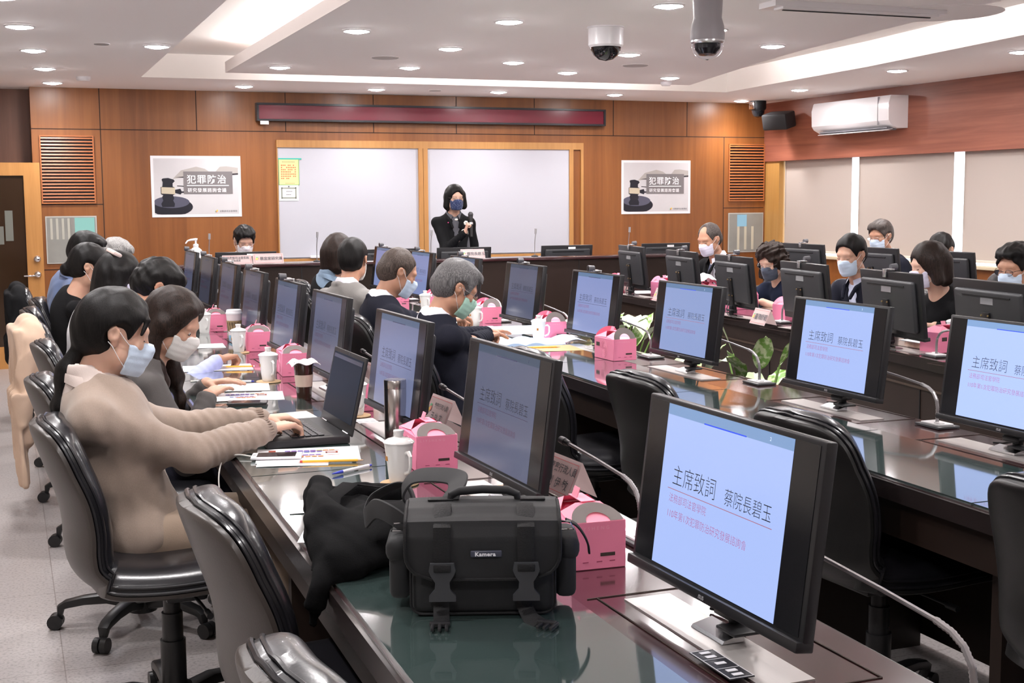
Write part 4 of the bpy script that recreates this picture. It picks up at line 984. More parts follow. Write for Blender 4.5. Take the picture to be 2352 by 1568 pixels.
# sheets of paper, charts, pens, pencils, phones
M_pap = mat('paper', (.82, .81, .83), .7); M_pr = mat('dark_print', (.08, .08, .09), .7)
def sheet(x, y, rz, label, w=.297, d=.21, z=G, chart=False, lines=0, curl=0, grp=None, col=None, name='paper_sheet', cat='paper', kw=None):
    t = thing(name, label, cat, (x, y, z + .0006), rz, grp)
    def fn(u, v):
        h_ = curl * (abs(u - .0) ** 3) * .03 if curl else .0008 * math.sin(u * 5) * math.cos(v * 4) + .0008
        return ((u - .5) * w, (v - .5) * d, h_)
    MB().grid(fn, 14, 8, .0006).build('sheet', col or M_pap, t)
    zt = .0024
    if chart:
        cols = [('chart_violet', (.16, .11, .42)), ('chart_blue', (.10, .17, .55)), ('chart_orange', (.75, .25, .07)), ('chart_green', (.3, .5, .12)), ('chart_brown', (.30, .06, .035))]
        def cells(n, y_, ci, x0=-.06):
            for k in range(n):
                c = cols[ci[k]]; MB().box((x0 + k * .0185, y_, zt), (.0155, .010, .0004)).build('chart_cell', mat(*c, .7), t, smooth=0)
        cells(8, .055, [0, 0, 0, 0, 0, 3, 2, 2]); cells(6, .038, [1, 1, 1, 1, 0, 0]); cells(5, -.01, [1, 0, 0, 0, 0], -.045); cells(4, -.035, [2, 2, 2, 2], -.02)
        b = MB()
        for a, c in [((-.115, .03), (-.095, .07)), ((-.06, .046), (.09, .0485)), ((.05, .01), (.055, .03)), ((.05, .026), (.085, .03)), ((.05, .01), (.08, .014)), ((.08, .008), (.086, .032)), ((-.02, -.022), (.09, -.0195))]: b.span((a[0], a[1], zt - .0002), (c[0], c[1], zt + .0002))
        b.build('chart_bars', mat(*cols[4], .7), t, smooth=0)['kind'] = 'stuff'
    if lines:
        b = MB(); rr = random.Random(int(x * 1000 + y * 77))
        for k in range(lines):
            yy = d * .38 - k * d * .76 / max(1, lines); xx = -w * .38
            while xx < w * .38:
                L_ = rr.uniform(.01, .04)
                if rr.random() < .75: b.box((xx + L_ / 2, yy, zt), (L_, .0022, .0003))
                xx += L_ + .006
        b.build('printed_lines', mat('grey_print_text', (.42, .42, .46), .7), t, smooth=0)['kind'] = 'stuff'
    return t
sheet(.80, 3.715, R(-12), 'colour seating chart under the white phone and pencil', chart=True)
sheet(.735, 3.62, R(-14), 'white sheet peeping out beneath the seating chart', w=.2, d=.1, lines=0)
sheet(.82, 4.93, R(-9), 'colour seating chart in front of the brown-haired woman', chart=True)
sheet(.815, 5.19, R(-9), 'printed white sheets beyond the second seating chart', lines=7)
sheet(.715, 3.07, R(-8), 'blank white sheet with a pencil left of the bag strap', w=.21, d=.14)
sheet(.735, 2.80, R(-20), 'seating chart with brown blocks sticking out from under the black bag', chart=True, w=.29)
sheet(.86, 5.84, R(-6), 'white sheet under the writing hand of the man in pale blue', w=.30, d=.21, lines=6)
sheet(.90, 6.75, R(-4), 'white and red printed sheet beyond the brown-haired woman', w=.26, d=.2, lines=5)
sheet(.87, 4.42, R(4), 'white sheet just behind the laptop', w=.2, d=.14)
sheet(2.48, 7.02, R(-5), 'white sheets with a pencil before the man with the green mask', lines=5)
sheet(2.47, 7.38, R(-5), 'folded white leaflet by the hand of the man with the green mask', w=.2, d=.14, curl=1)
sheet(2.47, 5.93, R(-6), 'beige envelope with a pencil on it, beside the open papers', w=.34, d=.24, z=G - .0005, col=mat('manila', (.62, .42, .20), .7), name='envelope', cat='envelope')
# open folder with curled pages
t = thing('open_report', 'thick open report with curled white pages on the middle table', 'document', (2.45, 6.22, G + .003), R(-8))
def pg(u, v): return ((u - .5) * .42, (v - .5) * .30, .012 * math.sin(min(1, abs(u - .5) * 4) * PI) + .004)
MB().grid(pg, 24, 6, .004).build('pages', mat('page_white', (.84, .83, .86), .7), t)
def curl_(u, v):
    a = u * 4.0; r_ = .028; return (-.17 + .30 * v, .12 - r_ * math.sin(a) * .9, .03 + r_ * (1 - math.cos(a)) * .8)
MB().grid(curl_, 16, 4, .001).build('curled_page', mat('page_white', (.84, .83, .86), .7), t)
MB().grid(lambda u, v: (.20 + .13 * u, -.15 + .26 * v + .03 * u, .016 * math.sin(u * 3) + .006), 10, 4, .001).build('loose_page', mat('page_white', (.84, .83, .86), .7), t)
sheet(4.60, 6.35, R(90), 'white sheet with a yellow pencil before the curly-haired woman', lines=4, z=TZ)
sheet(4.95, 8.95, R(90), 'white sheets in front of the balding man', lines=4, z=TZ)
sheet(4.45, 5.45, R(90), 'white sheet below the monitor of the woman with the black bob', z=TZ)
sheet(4.72, 9.3, R(80), 'white sheet at the far end of the third table', z=TZ)

def stick(name, label, cat, a, b, r_, parts, z=G + .006, grp=None):
    a, b = Vector((*a, z)), Vector((*b, z)); t = thing(name, label, cat, a, 0, grp); d = b - a
    for nm, u0, u1, ra, rb, m in parts: MB().cyl(d * u0, d * u1, r_ * ra, r_ * rb, n=7 if name == 'pencil' else 12).build(nm, m, t)
    return t
M_yel = mat('pencil_yellow', (.80, .42, .03), .4); M_wd = mat('pencil_wood', (.62, .42, .25), .7); M_nvy = mat('pen_blue', (.03, .05, .45), .3); M_pw = mat('pen_white', (.75, .75, .78), .3)
PC = [('shaft', .06, .90, 1, 1, M_yel), ('ferrule', .03, .07, 1.05, 1.05, mat('ferrule_red', (.5, .05, .03), .4)), ('eraser', 0, .035, .95, 1, mat('eraser_white', (.8, .76, .74), .6)), ('tip', .90, .985, 1, .25, M_wd), ('lead', .98, 1, .25, .05, M_black)]
PN = [('barrel', .24, .93, .95, 1, M_pw), ('grip', .04, .26, .45, 1, M_nvy), ('point', 0, .05, .12, .45, M_nvy), ('button', .93, 1, .6, .6, M_nvy)]
gp = 'yellow pencils on the tables'
stick('pencil', 'yellow pencil lying below the white phone', 'pencil', (.745, 3.60), (.925, 3.55), .0038, PC, grp=gp)
stick('pencil', 'yellow pencil left of the black bag strap', 'pencil', (.80, 2.98), (.655, 3.0), .0038, PC, grp=gp)
stick('pencil', 'yellow pencil on the white sheets before the man with the green mask', 'pencil', (2.62, 7.0), (2.40, 7.02), .0038, PC, grp=gp)
stick('pencil', 'yellow pencil on the beige envelope', 'pencil', (2.36, 5.98), (2.56, 5.93), .0038, PC, z=G + .005, grp=gp)
stick('pencil', 'yellow pencil before the curly-haired woman', 'pencil', (4.50, 6.55), (4.62, 6.42), .0038, PC, z=TZ + .006, grp=gp)
stick('ballpoint_pen', 'white and blue ballpoint pen right of the seating chart', 'pen', (.795, 3.40), (.925, 3.475), .0048, PN)
stick('ballpoint_pen', 'blue and white ballpoint pen in front of the brown-haired woman', 'pen', (.775, 5.365), (.925, 5.30), .0048, PN)
stick('ballpoint_pen', 'blue ballpoint pen beside the pencil near the bag strap', 'pen', (.65, 3.02), (.76, 3.03), .004, PN)
def phone(x, y, rz, label, white):
    t = thing('smartphone', label, 'phone', (x, y, G + .0035), rz)
    MB().span((-.072, -.036, 0), (.072, .036, .008), bev=.003, seg=3).build('case', mat('phone_white', (.72, .72, .74), .3) if white else mat('phone_black', (.015, .015, .017), .35), t)
    MB().span((-.055, -.032, .0081), (.055, .032, .0086)).build('screen', mat('phone_glass', (.03, .025, .03), .06, spec=.8), t, smooth=0)
    MB().cyl((-.064, 0, .0078), (-.064, 0, .0088), .005, n=14).build('home_button', mat('phone_ring', (.4, .4, .42), .3), t)
    return t
phone(.705, 3.70, R(-16), 'white smartphone lying on the seating chart', True)
phone(.80, 4.735, R(-14), 'black-cased smartphone on the edge of the second seating chart', False)
def cable(P, r_, label, m, n=40):
    P = smoothpath(P, n); t = MB().tube([tuple(p) for p in P], r_, 6).build('charging_cable', m); return tag(t, label, 'cable')
M_cb = mat('cable_white', (.62, .60, .57), .5)
cable([(.640, 3.725, G + .006), (.60, 3.76, G + .008), (.56, 3.76, .755), (.535, 3.68, .70), (.54, 3.55, .62), (.58, 3.42, .56), (.62, 3.34, .53)], .0022, 'white charging cable hanging from the white phone over the table edge', M_cb)
cable([(.735, 4.755, G + .007), (.69, 4.77, G + .006), (.64, 4.74, G + .004), (.61, 4.68, .755), (.595, 4.6, .70), (.60, 4.5, .66)], .0022, 'white charging cable running from the black phone over the table edge', M_cb)
# scraps and pink wrappers
sheet(1.01, 5.62, R(20), 'small pink and white snack wrapper beside the white cup', w=.11, d=.06, z=TZ, col=mat('wrapper_pink', (.80, .35, .42), .5), name='snack_wrapper', cat='wrapper')
sheet(.76, 5.44, R(-8), 'clear plastic wrapper lying near the blue pen', w=.14, d=.04, col=mat('clear_wrap', (.55, .57, .5), .15), name='plastic_wrapper', cat='wrapper')
sheet(1.12, 4.26, R(0), 'white card on the table between the cup and the flask', w=.07, d=.10, z=TZ, name='paper_slip')
t = thing('water_bottle', 'clear water bottle with blue and red label by the man with the green mask', 'bottle', (2.55, 7.62, TZ + .001))
MB().lathe([(.0001, 0), (.03, 0), (.031, .01), (.031, .12), (.025, .15), (.013, .17), (.013, .185)], 20, cap=False).build('body', mat('clear_plastic', (.75, .75, .78), .1, trans=.7, ior=1.2), t)
MB().lathe([(.0315, .04), (.0315, .10)], 20, cap=False).build('label', mat('bottle_label', (.03, .07, .45), .4), t)
MB().lathe([(.014, .183), (.014, .2), (.0001, .2)], 16, cap=False).build('cap', mat('cap_red', (.6, .05, .05), .4), t)
t = thing('water_bottle', 'small white bottle behind the pink box of the third table', 'bottle', (4.95, 9.15, TZ + .001))
MB().lathe([(.0001, 0), (.025, 0), (.026, .1), (.014, .13), (.014, .15), (.0001, .15)], 16, cap=False).build('body', mat('lid_white', (.82, .81, .83), .4), t)

# name cards: tents of clear acrylic with pink-bordered paper
M_card = mat('card_pink_white', (.80, .69, .68), .5); M_cred = mat('card_red', (.62, .10, .12), .5); M_acr = mat('acrylic', (.9, .9, .92), .05, trans=.85, ior=1.3)
def name_card(x, y, rz, label, lines, z=TZ, w=.20, h=.10, emblem=True, grp='name cards'):
    """readable side faces -x local"""
    t = thing('name_card', label, 'name card', (x, y, z + .0008), rz, grp); a = R(24)
    def pane(s_, m, d, nm, w_=w, h0=0, h1=h):
        b = MB(); c = math.cos(a); sn = math.sin(a)
        P = lambda yy, hh: (s_ * (-(h - hh) * sn - d), yy, hh * c)
        b._add([P(-w_ / 2, h0), P(w_ / 2, h0), P(w_ / 2, h1), P(-w_ / 2, h1)], [(0, 1, 2, 3)]); bmesh.ops.solidify(b.bm, geom=list(b.bm.faces), thickness=.0012)
        return b.build(nm, m, t, smooth=0)
    pane(1, M_card, 0, 'front_panel'); pane(-1, M_card, 0, 'rear_panel')
    c = math.cos(a); sn = math.sin(a)
    def P(u, v, d=.0022): hh = v * h; return Vector((-(h - hh) * sn - d * c, -u * w, hh * c + d * sn))
    def rect(nm, u0, u1, v0, v1, m, d=.0022):
        b = MB(); b._add([P(u0, v0, d), P(u1, v0, d), P(u1, v1, d), P(u0, v1, d)], [(0, 1, 2, 3)]); return b.build(nm, m, t, smooth=0, recalc=False)
    for nm, q in [('border_top', (-.46, .46, .89, .905)), ('border_foot', (-.46, .46, .09, .105)), ('border_side', (-.46, -.452, .1, .9)), ('border_side', (.452, .46, .1, .9))]: rect(nm, *q, M_cred)
    if emblem:
        for k, (cc, du, dv) in enumerate([((.1, .4, .2), 0, .06), ((.75, .12, .1), .02, -.02), ((.2, .15, .1), -.02, -.08)]): rect('emblem', -.40 + du, -.33 + du, .45 + dv, .60 + dv, mat('emblem%d' % k, cc, .6), .0024 + .0002 * k)
    ux = Vector((0, -1, 0)); uy = Vector((sn, 0, c))
    for s_, size, u, v, sp in lines: text('lettering', s_, size, M_pr, t, frame(P(u, v, .003), ux, uy), spacing=sp, offset=.0003)
    return t
name_card(1.315, 3.02, R(3), 'pink-bordered name card standing behind the dimmer monitor near the camera bag', [('專案行政人員', .024, -.26, .60, 1.05), ('劉 伊 敏', .030, -.20, .20, 1.1)])
name_card(1.345, 4.10, R(3), 'pink-bordered name card behind the steel flask', [('專案行政人員', .020, -.22, .58, 1.0), ('王 怡 文', .026, -.22, .2, 1.1)])
name_card(1.36, 5.14, R(3), 'pink-bordered name card between the laptop and the dim monitor behind it', [('專案人員', .022, -.22, .58, 1.0), ('林 文 宜', .026, -.22, .2, 1.1)])
name_card(1.38, 6.1, R(3), 'name card edge showing behind the webcam monitor of the near row', [('林 文 宜', .026, -.22, .2, 1.1)])
name_card(1.40, 7.0, R(3), 'name card edge behind the fourth far monitor of the near row', [('林 文 宜', .026, -.22, .2, 1.1)])
g = 'name cards on the third table'
name_card(4.16, 6.62, R(-6), 'white name card in front of the pink box of the curly-haired woman', [('臺灣師範', .040, -.30, .34, 1.0)], grp=g)
name_card(3.96, 4.60, R(-7), 'white name card with a red emblem, left of the very bright monitor', [('臺北大學', .040, -.24, .34, 1.0)], grp=g)
name_card(4.44, 8.42, R(-4), 'small white name card left of the bright monitor between the plants', [('教授', .040, -.2, .34, 1.0)], grp=g)
name_card(4.55, 9.32, R(-4), 'small white name card at the far end of the third table', [('教授', .040, -.2, .34, 1.0)], grp=g)
g = 'name cards on the head counter'
name_card(1.70, 10.36, R(92), 'left of the two pink name cards in front of the seated man', [('法務部司法官學院', .022, -.36, .58, 1.0), ('副院長室', .018, -.2, .30, 1.0)], z=1.0, w=.23, h=.075, emblem=False, grp=g)
name_card(1.945, 10.36, R(90), 'right of the two pink name cards in front of the seated man', [('蔡宜家研究員', .030, -.28, .36, 1.0)], z=1.0, w=.24, h=.085, grp=g)
name_card(3.665, 10.36, R(90), 'pink name card in front of the standing woman', [('蔡院長碧玉', .032, -.26, .36, 1.0)], z=1.0, w=.21, h=.085, grp=g)
# pump bottle
t = thing('pump_bottle', 'white hand-sanitiser pump bottle on the left of the head counter', 'bottle', (1.395, 10.42, 1.0005))
MB().lathe([(.0001, 0), (.045, 0), (.048, .01), (.048, .095), (.044, .115), (.026, .13), (.018, .136), (.018, .145)], 24, cap=False).build('body', mat('bottle_white', (.80, .79, .82), .3), t)
MB().lathe([(.021, .14), (.021, .158), (.01, .162), (.007, .165), (.007, .19)], 16).build('collar', mat('bottle_white', (.80, .79, .82), .3), t)
MB().tube([(.012, 0, .195), (0, 0, .197), (-.04, 0, .193), (-.062, 0, .186), (-.078, 0, .165)], [.010, .010, .008, .006, .005], 10).build('nozzle', mat('bottle_white', (.80, .79, .82), .3), t)
t = thing('whiteboard_eraser', 'white and green whiteboard eraser on the whiteboard ledge', 'eraser', (2.86, YW - .055, .935))
MB().span((-.09, -.02, 0), (.04, .02, .025), bev=.003).build('body', M_pap, t); MB().span((.04, -.02, 0), (.09, .02, .025), bev=.003).build('green_end', mat('eraser_green', (.06, .35, .15), .5), t)

# ---- camera bag
t = thing('camera_bag', 'black padded camera bag with two buckles on the nearest table', 'bag', (.795, 2.205, G + .0008), R(-20)); t.scale = (1.02, 1, .93)
M_ny = mat('bag_nylon', (.009, .0095, .011), .7, bump=.10, bscale=900, sheen=.05)
M_web = mat('bag_webbing', (.011, .011, .012), .65, bump=.2, bscale=300, spec=.3)
M_bk = mat('buckle_black', (.045, .047, .052), .33)
W2, D2, Hh = .128, .08, .198
MB().span((-W2, -D2, 0), (W2, D2, Hh - .01), bev=.022, seg=4).build('body', M_ny, t)
def edge_loop(y, z0, z1, w_, r_=.02):
    pts = []
    for cx, cz, a0 in [(w_ - r_, z0 + r_, -90), (w_ - r_, z1 - r_, 0), (-w_ + r_, z1 - r_, 90), (-w_ + r_, z0 + r_, 180)]:
        for k in range(6): a = R(a0 + 90 * k / 5); pts.append((cx + r_ * math.cos(a), y, cz + r_ * math.sin(a)))
    return pts + [pts[0]]
MB().tube(edge_loop(-D2 + .003, .004, Hh - .016, W2 - .002), .0028, 6).build('piping', M_web, t)
# flap: wraps from the back over the top and down the front with rounded lower corners
def flap(u, v):
    # u down the flap, v across
    L = [(D2 - .01, Hh - .02), (D2 * .6, Hh + .002), (0, Hh + .008), (-D2 * .55, Hh + .004), (-D2 - .004, Hh - .012), (-D2 - .013, Hh - .04), (-D2 - .013, .078)]
    s_ = u * (len(L) - 1); k = min(int(s_), len(L) - 2); f = s_ - k
    y = L[k][0] * (1 - f) + L[k + 1][0] * f; z = L[k][1] * (1 - f) + L[k + 1][1] * f
    x = (v * 2 - 1)
    if z < .125 and u > .7:
        q = (.125 - z) / .047; z += max(0, abs(x) - (1 - .32 * q)) * .0
        wlim = 1 - .34 * (1 - math.sqrt(max(0, 1 - q * q))) ; x *= wlim
    return (x * (W2 + .006), y - .006 * (1 - x * x) * (1 if u > .6 else 0), z + .003 * (1 - x * x) * (1 if u < .7 else 0))
MB().grid(flap, 54, 24, .005).build('flap', M_ny, t)
P = [flap(u, 0) for u in np.linspace(.3, 1, 30)] + [flap(1, v) for v in np.linspace(.05, .95, 20)] + [flap(u, 1) for u in np.linspace(1, .3, 30)]
MB().tube([(p[0], p[1] - .003, p[2]) for p in P], .0032, 6).build('flap_binding', M_web, t)
for sx in (-.070, .075):
    b = MB(); b.tube([(sx, -.035, Hh + .010), (sx, -D2 * .7, Hh + .006), (sx, -D2 - .018, Hh - .02), (sx, -D2 - .022, .14), (sx, -D2 - .022, .108)], 1, 8, flat=(.030, .003), up=(0, -1, 0)); b.build('buckle_strap', M_web, t)
    b = MB(); y_ = -D2 - .026
    b.prism([(x_ * 1.22, .112 + (z_ - .112) * 1.22) for x_, z_ in [(-.017, .112), (.017, .112), (.019, .100), (.016, .092), (.010, .082), (.011, .070), (.019, .060), (.019, .052), (-.019, .052), (-.019, .060), (-.011, .070), (-.010, .082), (-.016, .092), (-.019, .100)]], 0, .009, M=frame((sx, y_ + .004, 0), (1, 0, 0), (0, 0, 1))); b.build('buckle', M_bk, t, smooth=0)
    MB().box((sx, y_ - .006, .103), (.030, .004, .014), bev=.003).build('strap_fold', M_web, t)
    MB().tube([(sx - .004, -D2 - .002, .045), (sx - .003, -D2 - .008, .022), (sx - .002 + (.008 if sx > 0 else 0), -D2 - .03, .006), (sx + (.02 if sx > 0 else -.002), -D2 - .055, .003)], 1, 8, flat=(.028, .003), up=(0, -1, 0)).build('lower_strap', M_web, t)
    b = MB(); cx = sx + (.034 if sx > 0 else -.004); rz_ = R(-25 if sx > 0 else 0)
    for q in (-.012, 0, .012): b.box((cx + q * math.cos(rz_), -D2 - .075 + q * math.sin(rz_), .006), (.006, .034, .007), rot=(0, 0, rz_), bev=.002)
    b.box((cx, -D2 - .062, .007), (.036, .012, .009), rot=(0, 0, rz_), bev=.003); b.build('lower_clip', M_black, t)
MB().box((.006, -D2 - .022, .128), (.054, .004, .013), bev=.0055, seg=3).build('logo_plate', mat('logo_plate', (.05, .055, .08), .3), t)
text('logo_lettering', 'Kamera', .0105, mat('logo_silver', (.8, .8, .84), .4), t, frame((-.0135, -D2 - .0245, .1245), (1, 0, 0), (0, 0, 1)), offset=.0004, spacing=1.1)
for s_, nm in ((-1, 'side_pouch'), (1, 'side_pouch')):
    MB().span((s_ * W2 - (.0 if s_ > 0 else .038), -.05, .022), (s_ * W2 + (.038 if s_ > 0 else .0), .06, .135), bev=.014, seg=3).build(nm, M_ny, t)
    MB().span((s_ * W2 - (.0 if s_ > 0 else .044), -.055, .095), (s_ * W2 + (.044 if s_ > 0 else .0), .065, .145), bev=.018, seg=3).build('pouch_flap', M_ny, t)
    MB().tube([(s_ * (W2 + .008), -.01, .165), (s_ * (W2 + .03), -.015, .165), (s_ * (W2 + .035), -.015, .15), (s_ * (W2 + .012), -.01, .148), (s_ * (W2 + .008), -.01, .165)], .0022, 6).build('strap_ring', M_chrome, t)
# top handle
MB().tube([(-.058, 0, Hh + .008), (-.056, 0, Hh + .02), (-.04, 0, Hh + .027), (0, 0, Hh + .030), (.045, 0, Hh + .028), (.062, 0, Hh + .02), (.064, 0, Hh + .006)], [.006, .0075, .0085, .0085, .0085, .0075, .006], 12).build('handle', M_ny, t)
for a in (-.075, .09): MB().box((a, 0, Hh + .011), (.045, .022, .004), bev=.0015).build('handle_tab', M_web, t)
# shoulder strap: broad ribbon looping over the table behind and beside the bag
def ribbon(P, w_, th, nm, m, n=90, up=(0, 0, 1), parent=None, ups=None):
    Q = smoothpath(P, n); b = MB(); b.tube([tuple(q) for q in Q], 1, 10, flat=(w_, th), up=up); return b.build(nm, m, parent)
ribbon([(-.135, .0, .155), (-.165, .03, .17), (-.20, .10, .165), (-.225, .16, .13), (-.21, .20, .165), (-.15, .19, .195), (-.13, .17, .15), (-.14, .15, .17), (-.15, .13, .195), (-.13, .12, .225), (-.09, .10, .235), (-.05, .07, .236), (-.045, .035, .228), (-.055, .01, .215), (-.058, .0, .205)], .042, .006, 'shoulder_strap', M_ny, n=160, up=(0, 1, .3), parent=t)
ribbon([(.150, .0, .165), (.168, .0, .155), (.182, .0, .135), (.190, .0, .115), (.192, .0, .098)], .024, .004, 'strap_tail', M_web, n=40, up=(0, 0, 1), parent=t)
# ================================================================ blended solids (distance fields meshed on a grid)
class Field:
    def __init__(s, lo, hi, h):
        s.h = h; s.lo = np.array(lo, np.float32); n = np.ceil((np.array(hi) - np.array(lo)) / h).astype(int) + 1
        s.n = n; s.ax = [s.lo[i] + h * np.arange(n[i], dtype=np.float32) for i in range(3)]
        s.D = np.full(n, 1.0, np.float32)
    def _sl(s, lo, hi):
        a = np.maximum(0, np.floor((np.array(lo) - s.lo) / s.h).astype(int)); b = np.minimum(s.n, np.ceil((np.array(hi) - s.lo) / s.h).astype(int) + 1)
        if (b <= a).any(): return None, None
        sl = tuple(slice(a[i], b[i]) for i in range(3))
        X = s.ax[0][sl[0]][:, None, None]; Y = s.ax[1][sl[1]][None, :, None]; Z = s.ax[2][sl[2]][None, None, :]
        return sl, (X, Y, Z)
    def _mix(s, sl, d, k, op):
        D = s.D[sl]
        if op == 'u':
            if k > 0: q = np.clip(.5 + .5 * (D - d) / k, 0, 1); s.D[sl] = D * (1 - q) + d * q - k * q * (1 - q)
            else: s.D[sl] = np.minimum(D, d)
        elif op == 's':
            d = -d
            if k > 0: q = np.clip(.5 - .5 * (D - d) / k, 0, 1); s.D[sl] = D * (1 - q) + d * q + k * q * (1 - q)
            else: s.D[sl] = np.maximum(D, d)
    def cap(s, a, b, ra, rb=None, k=.02, op='u', ripple=None, sq=None):
        rb = ra if rb is None else rb; a = np.array(a, np.float32); b = np.array(b, np.float32); m = max(ra, rb) + k + 2 * s.h
        sl, c = s._sl(np.minimum(a, b) - m, np.maximum(a, b) + m)
        if sl is None: return s
        d = b - a; L2 = float(d @ d) + 1e-9
        px, py, pz = c[0] - a[0], c[1] - a[1], c[2] - a[2]
        t = np.clip((px * d[0] + py * d[1] + pz * d[2]) / L2, 0, 1)
        qx, qy, qz = px - t * d[0], py - t * d[1], pz - t * d[2]
        r_ = ra + (rb - ra) * t
        if ripple: r_ = r_ + ripple[0] * np.sin(t * ripple[1] + 6 * (px * ripple[2] + py * .7 * ripple[2] + pz * ripple[2] * .5))
        s._mix(sl, (np.sqrt(qx * qx + qy * qy + qz * qz) - r_).astype(np.float32), k, op); return s
    def ell(s, c0, r, k=.02, op='u', Rm=None):
        c0 = np.array(c0, float); r = np.array(r, float); m = r.max() + k + 2 * s.h
        sl, c = s._sl(c0 - m, c0 + m)
        if sl is None: return s
        p = [c[i] - c0[i] for i in range(3)]
        if Rm is not None: p = [sum(Rm[j][i] * p[j] for j in range(3)) for i in range(3)]
        k0 = np.sqrt(sum((p[i] / r[i]) ** 2 for i in range(3))); k1 = np.sqrt(sum((p[i] / r[i] ** 2) ** 2 for i in range(3))) + 1e-6
        s._mix(sl, (k0 * (k0 - 1) / k1).astype(np.float32), k, op); return s
    def box(s, c0, hs, rnd=.01, k=.01, op='u', Rm=None):
        c0 = np.array(c0, float); hs = np.array(hs, float); m = np.linalg.norm(hs) + k + rnd + 2 * s.h
        sl, c = s._sl(c0 - m, c0 + m)
        if sl is None: return s
        p = [c[i] - c0[i] for i in range(3)]
        if Rm is not None: p = [sum(Rm[j][i] * p[j] for j in range(3)) for i in range(3)]
        q = [np.abs(p[i]) - (hs[i] - rnd) for i in range(3)]
        out = np.sqrt(sum(np.maximum(v, 0) ** 2 for v in q)); inn = np.minimum(np.maximum(np.maximum(q[0], q[1]), q[2]), 0)
        s._mix(sl, (out + inn - rnd).astype(np.float32), k, op); return s
    def noise(s, amp, freq, seed=1, oct_=3, stretch=(1, 1, 1)):
        rr = np.random.RandomState(seed); X = s.ax[0][:, None, None] * stretch[0]; Y = s.ax[1][None, :, None] * stretch[1]; Z = s.ax[2][None, None, :] * stretch[2]
        msk = None; N_ = 0
        for o in range(oct_):
            for q in range(3):
                v = rr.randn(3); v /= np.linalg.norm(v); f = freq * (1.7 ** o) * (.8 + .4 * rr.rand()); w = rr.randn(3); w /= np.linalg.norm(w)
                N_ = N_ + np.sin(f * (v[0] * X + v[1] * Y + v[2] * Z) + rr.rand() * 6 + 1.3 * np.sin(f * .6 * (w[0] * X + w[1] * Y + w[2] * Z))).astype(np.float32) / (1.6 ** o) / 3
        s.D += (amp * N_).astype(np.float32); return s
    def mesh(s, name):
        D = s.D; D[0] = D[-1] = 1; D[:, 0] = D[:, -1] = 1; D[:, :, 0] = D[:, :, -1] = 1
        S = D < 0; n = D.shape
        c = np.zeros((n[0] - 1, n[1] - 1, n[2] - 1), np.uint8)
        for i in (0, 1):
            for j in (0, 1):
                for k in (0, 1): c += S[i:n[0] - 1 + i, j:n[1] - 1 + j, k:n[2] - 1 + k]
        act = np.argwhere((c > 0) & (c < 8)); vid = np.full(c.shape, -1, np.int32); vid[tuple(act.T)] = np.arange(len(act))
        if len(act) == 0: raise RuntimeError('empty field ' + name)
        V = {}
        for i in (0, 1):
            for j in (0, 1):
                for k in (0, 1): V[i, j, k] = D[act[:, 0] + i, act[:, 1] + j, act[:, 2] + k]
        P = np.zeros((len(act), 3), np.float32); cnt = np.zeros(len(act), np.float32)
        for a in V:
            for ax in range(3):
                if a[ax]: continue
                b = list(a); b[ax] = 1; b = tuple(b); va, vb = V[a], V[b]; m = (va < 0) != (vb < 0)
                t = np.where(m, va / (va - vb + 1e-12), 0)
                for q in range(3): P[:, q] += m * (a[q] + (t if q == ax else 0))
                cnt += m
        P = (P / cnt[:, None] + act) * s.h + s.lo
        F_ = []
        for ax in range(3):
            o1, o2 = [(1, 2), (2, 0), (0, 1)][ax]
            sl0 = [slice(None)] * 3; sl1 = [slice(None)] * 3; sl0[ax] = slice(0, -1); sl1[ax] = slice(1, None)
            cr = np.argwhere(S[tuple(sl0)] != S[tuple(sl1)])
            cr = cr[(cr[:, o1] > 0) & (cr[:, o2] > 0) & (cr[:, o1] < n[o1] - 1) & (cr[:, o2] < n[o2] - 1)]
            neg = S[tuple(cr.T)]
            def g(d1, d2): q = cr.copy(); q[:, o1] -= d1; q[:, o2] -= d2; return vid[tuple(q.T)]
            f = np.stack([g(0, 0), g(1, 0), g(1, 1), g(0, 1)], 1); f[~neg] = f[~neg][:, ::-1]
            F_.append(f)
        F_ = np.concatenate(F_); F_ = F_[(F_ >= 0).all(1)]
        me = bpy.data.meshes.new(name); me.vertices.add(len(P)); me.vertices.foreach_set('co', P.ravel().astype(np.float32))
        me.loops.add(F_.size); me.loops.foreach_set('vertex_index', F_.ravel().astype(np.int32)); me.polygons.add(len(F_))
        me.polygons.foreach_set('loop_start', np.arange(0, F_.size, 4, dtype=np.int32)); me.polygons.foreach_set('loop_total', np.full(len(F_), 4, np.int32))
        me.polygons.foreach_set('use_smooth', np.ones(len(F_), bool)); me.update(); me.validate(); return me
    def build(s, name, m, parent, M=None):
        me = s.mesh(name)
        if M is not None: me.transform(M)
        me.materials.append(m); return link(name, me, parent)

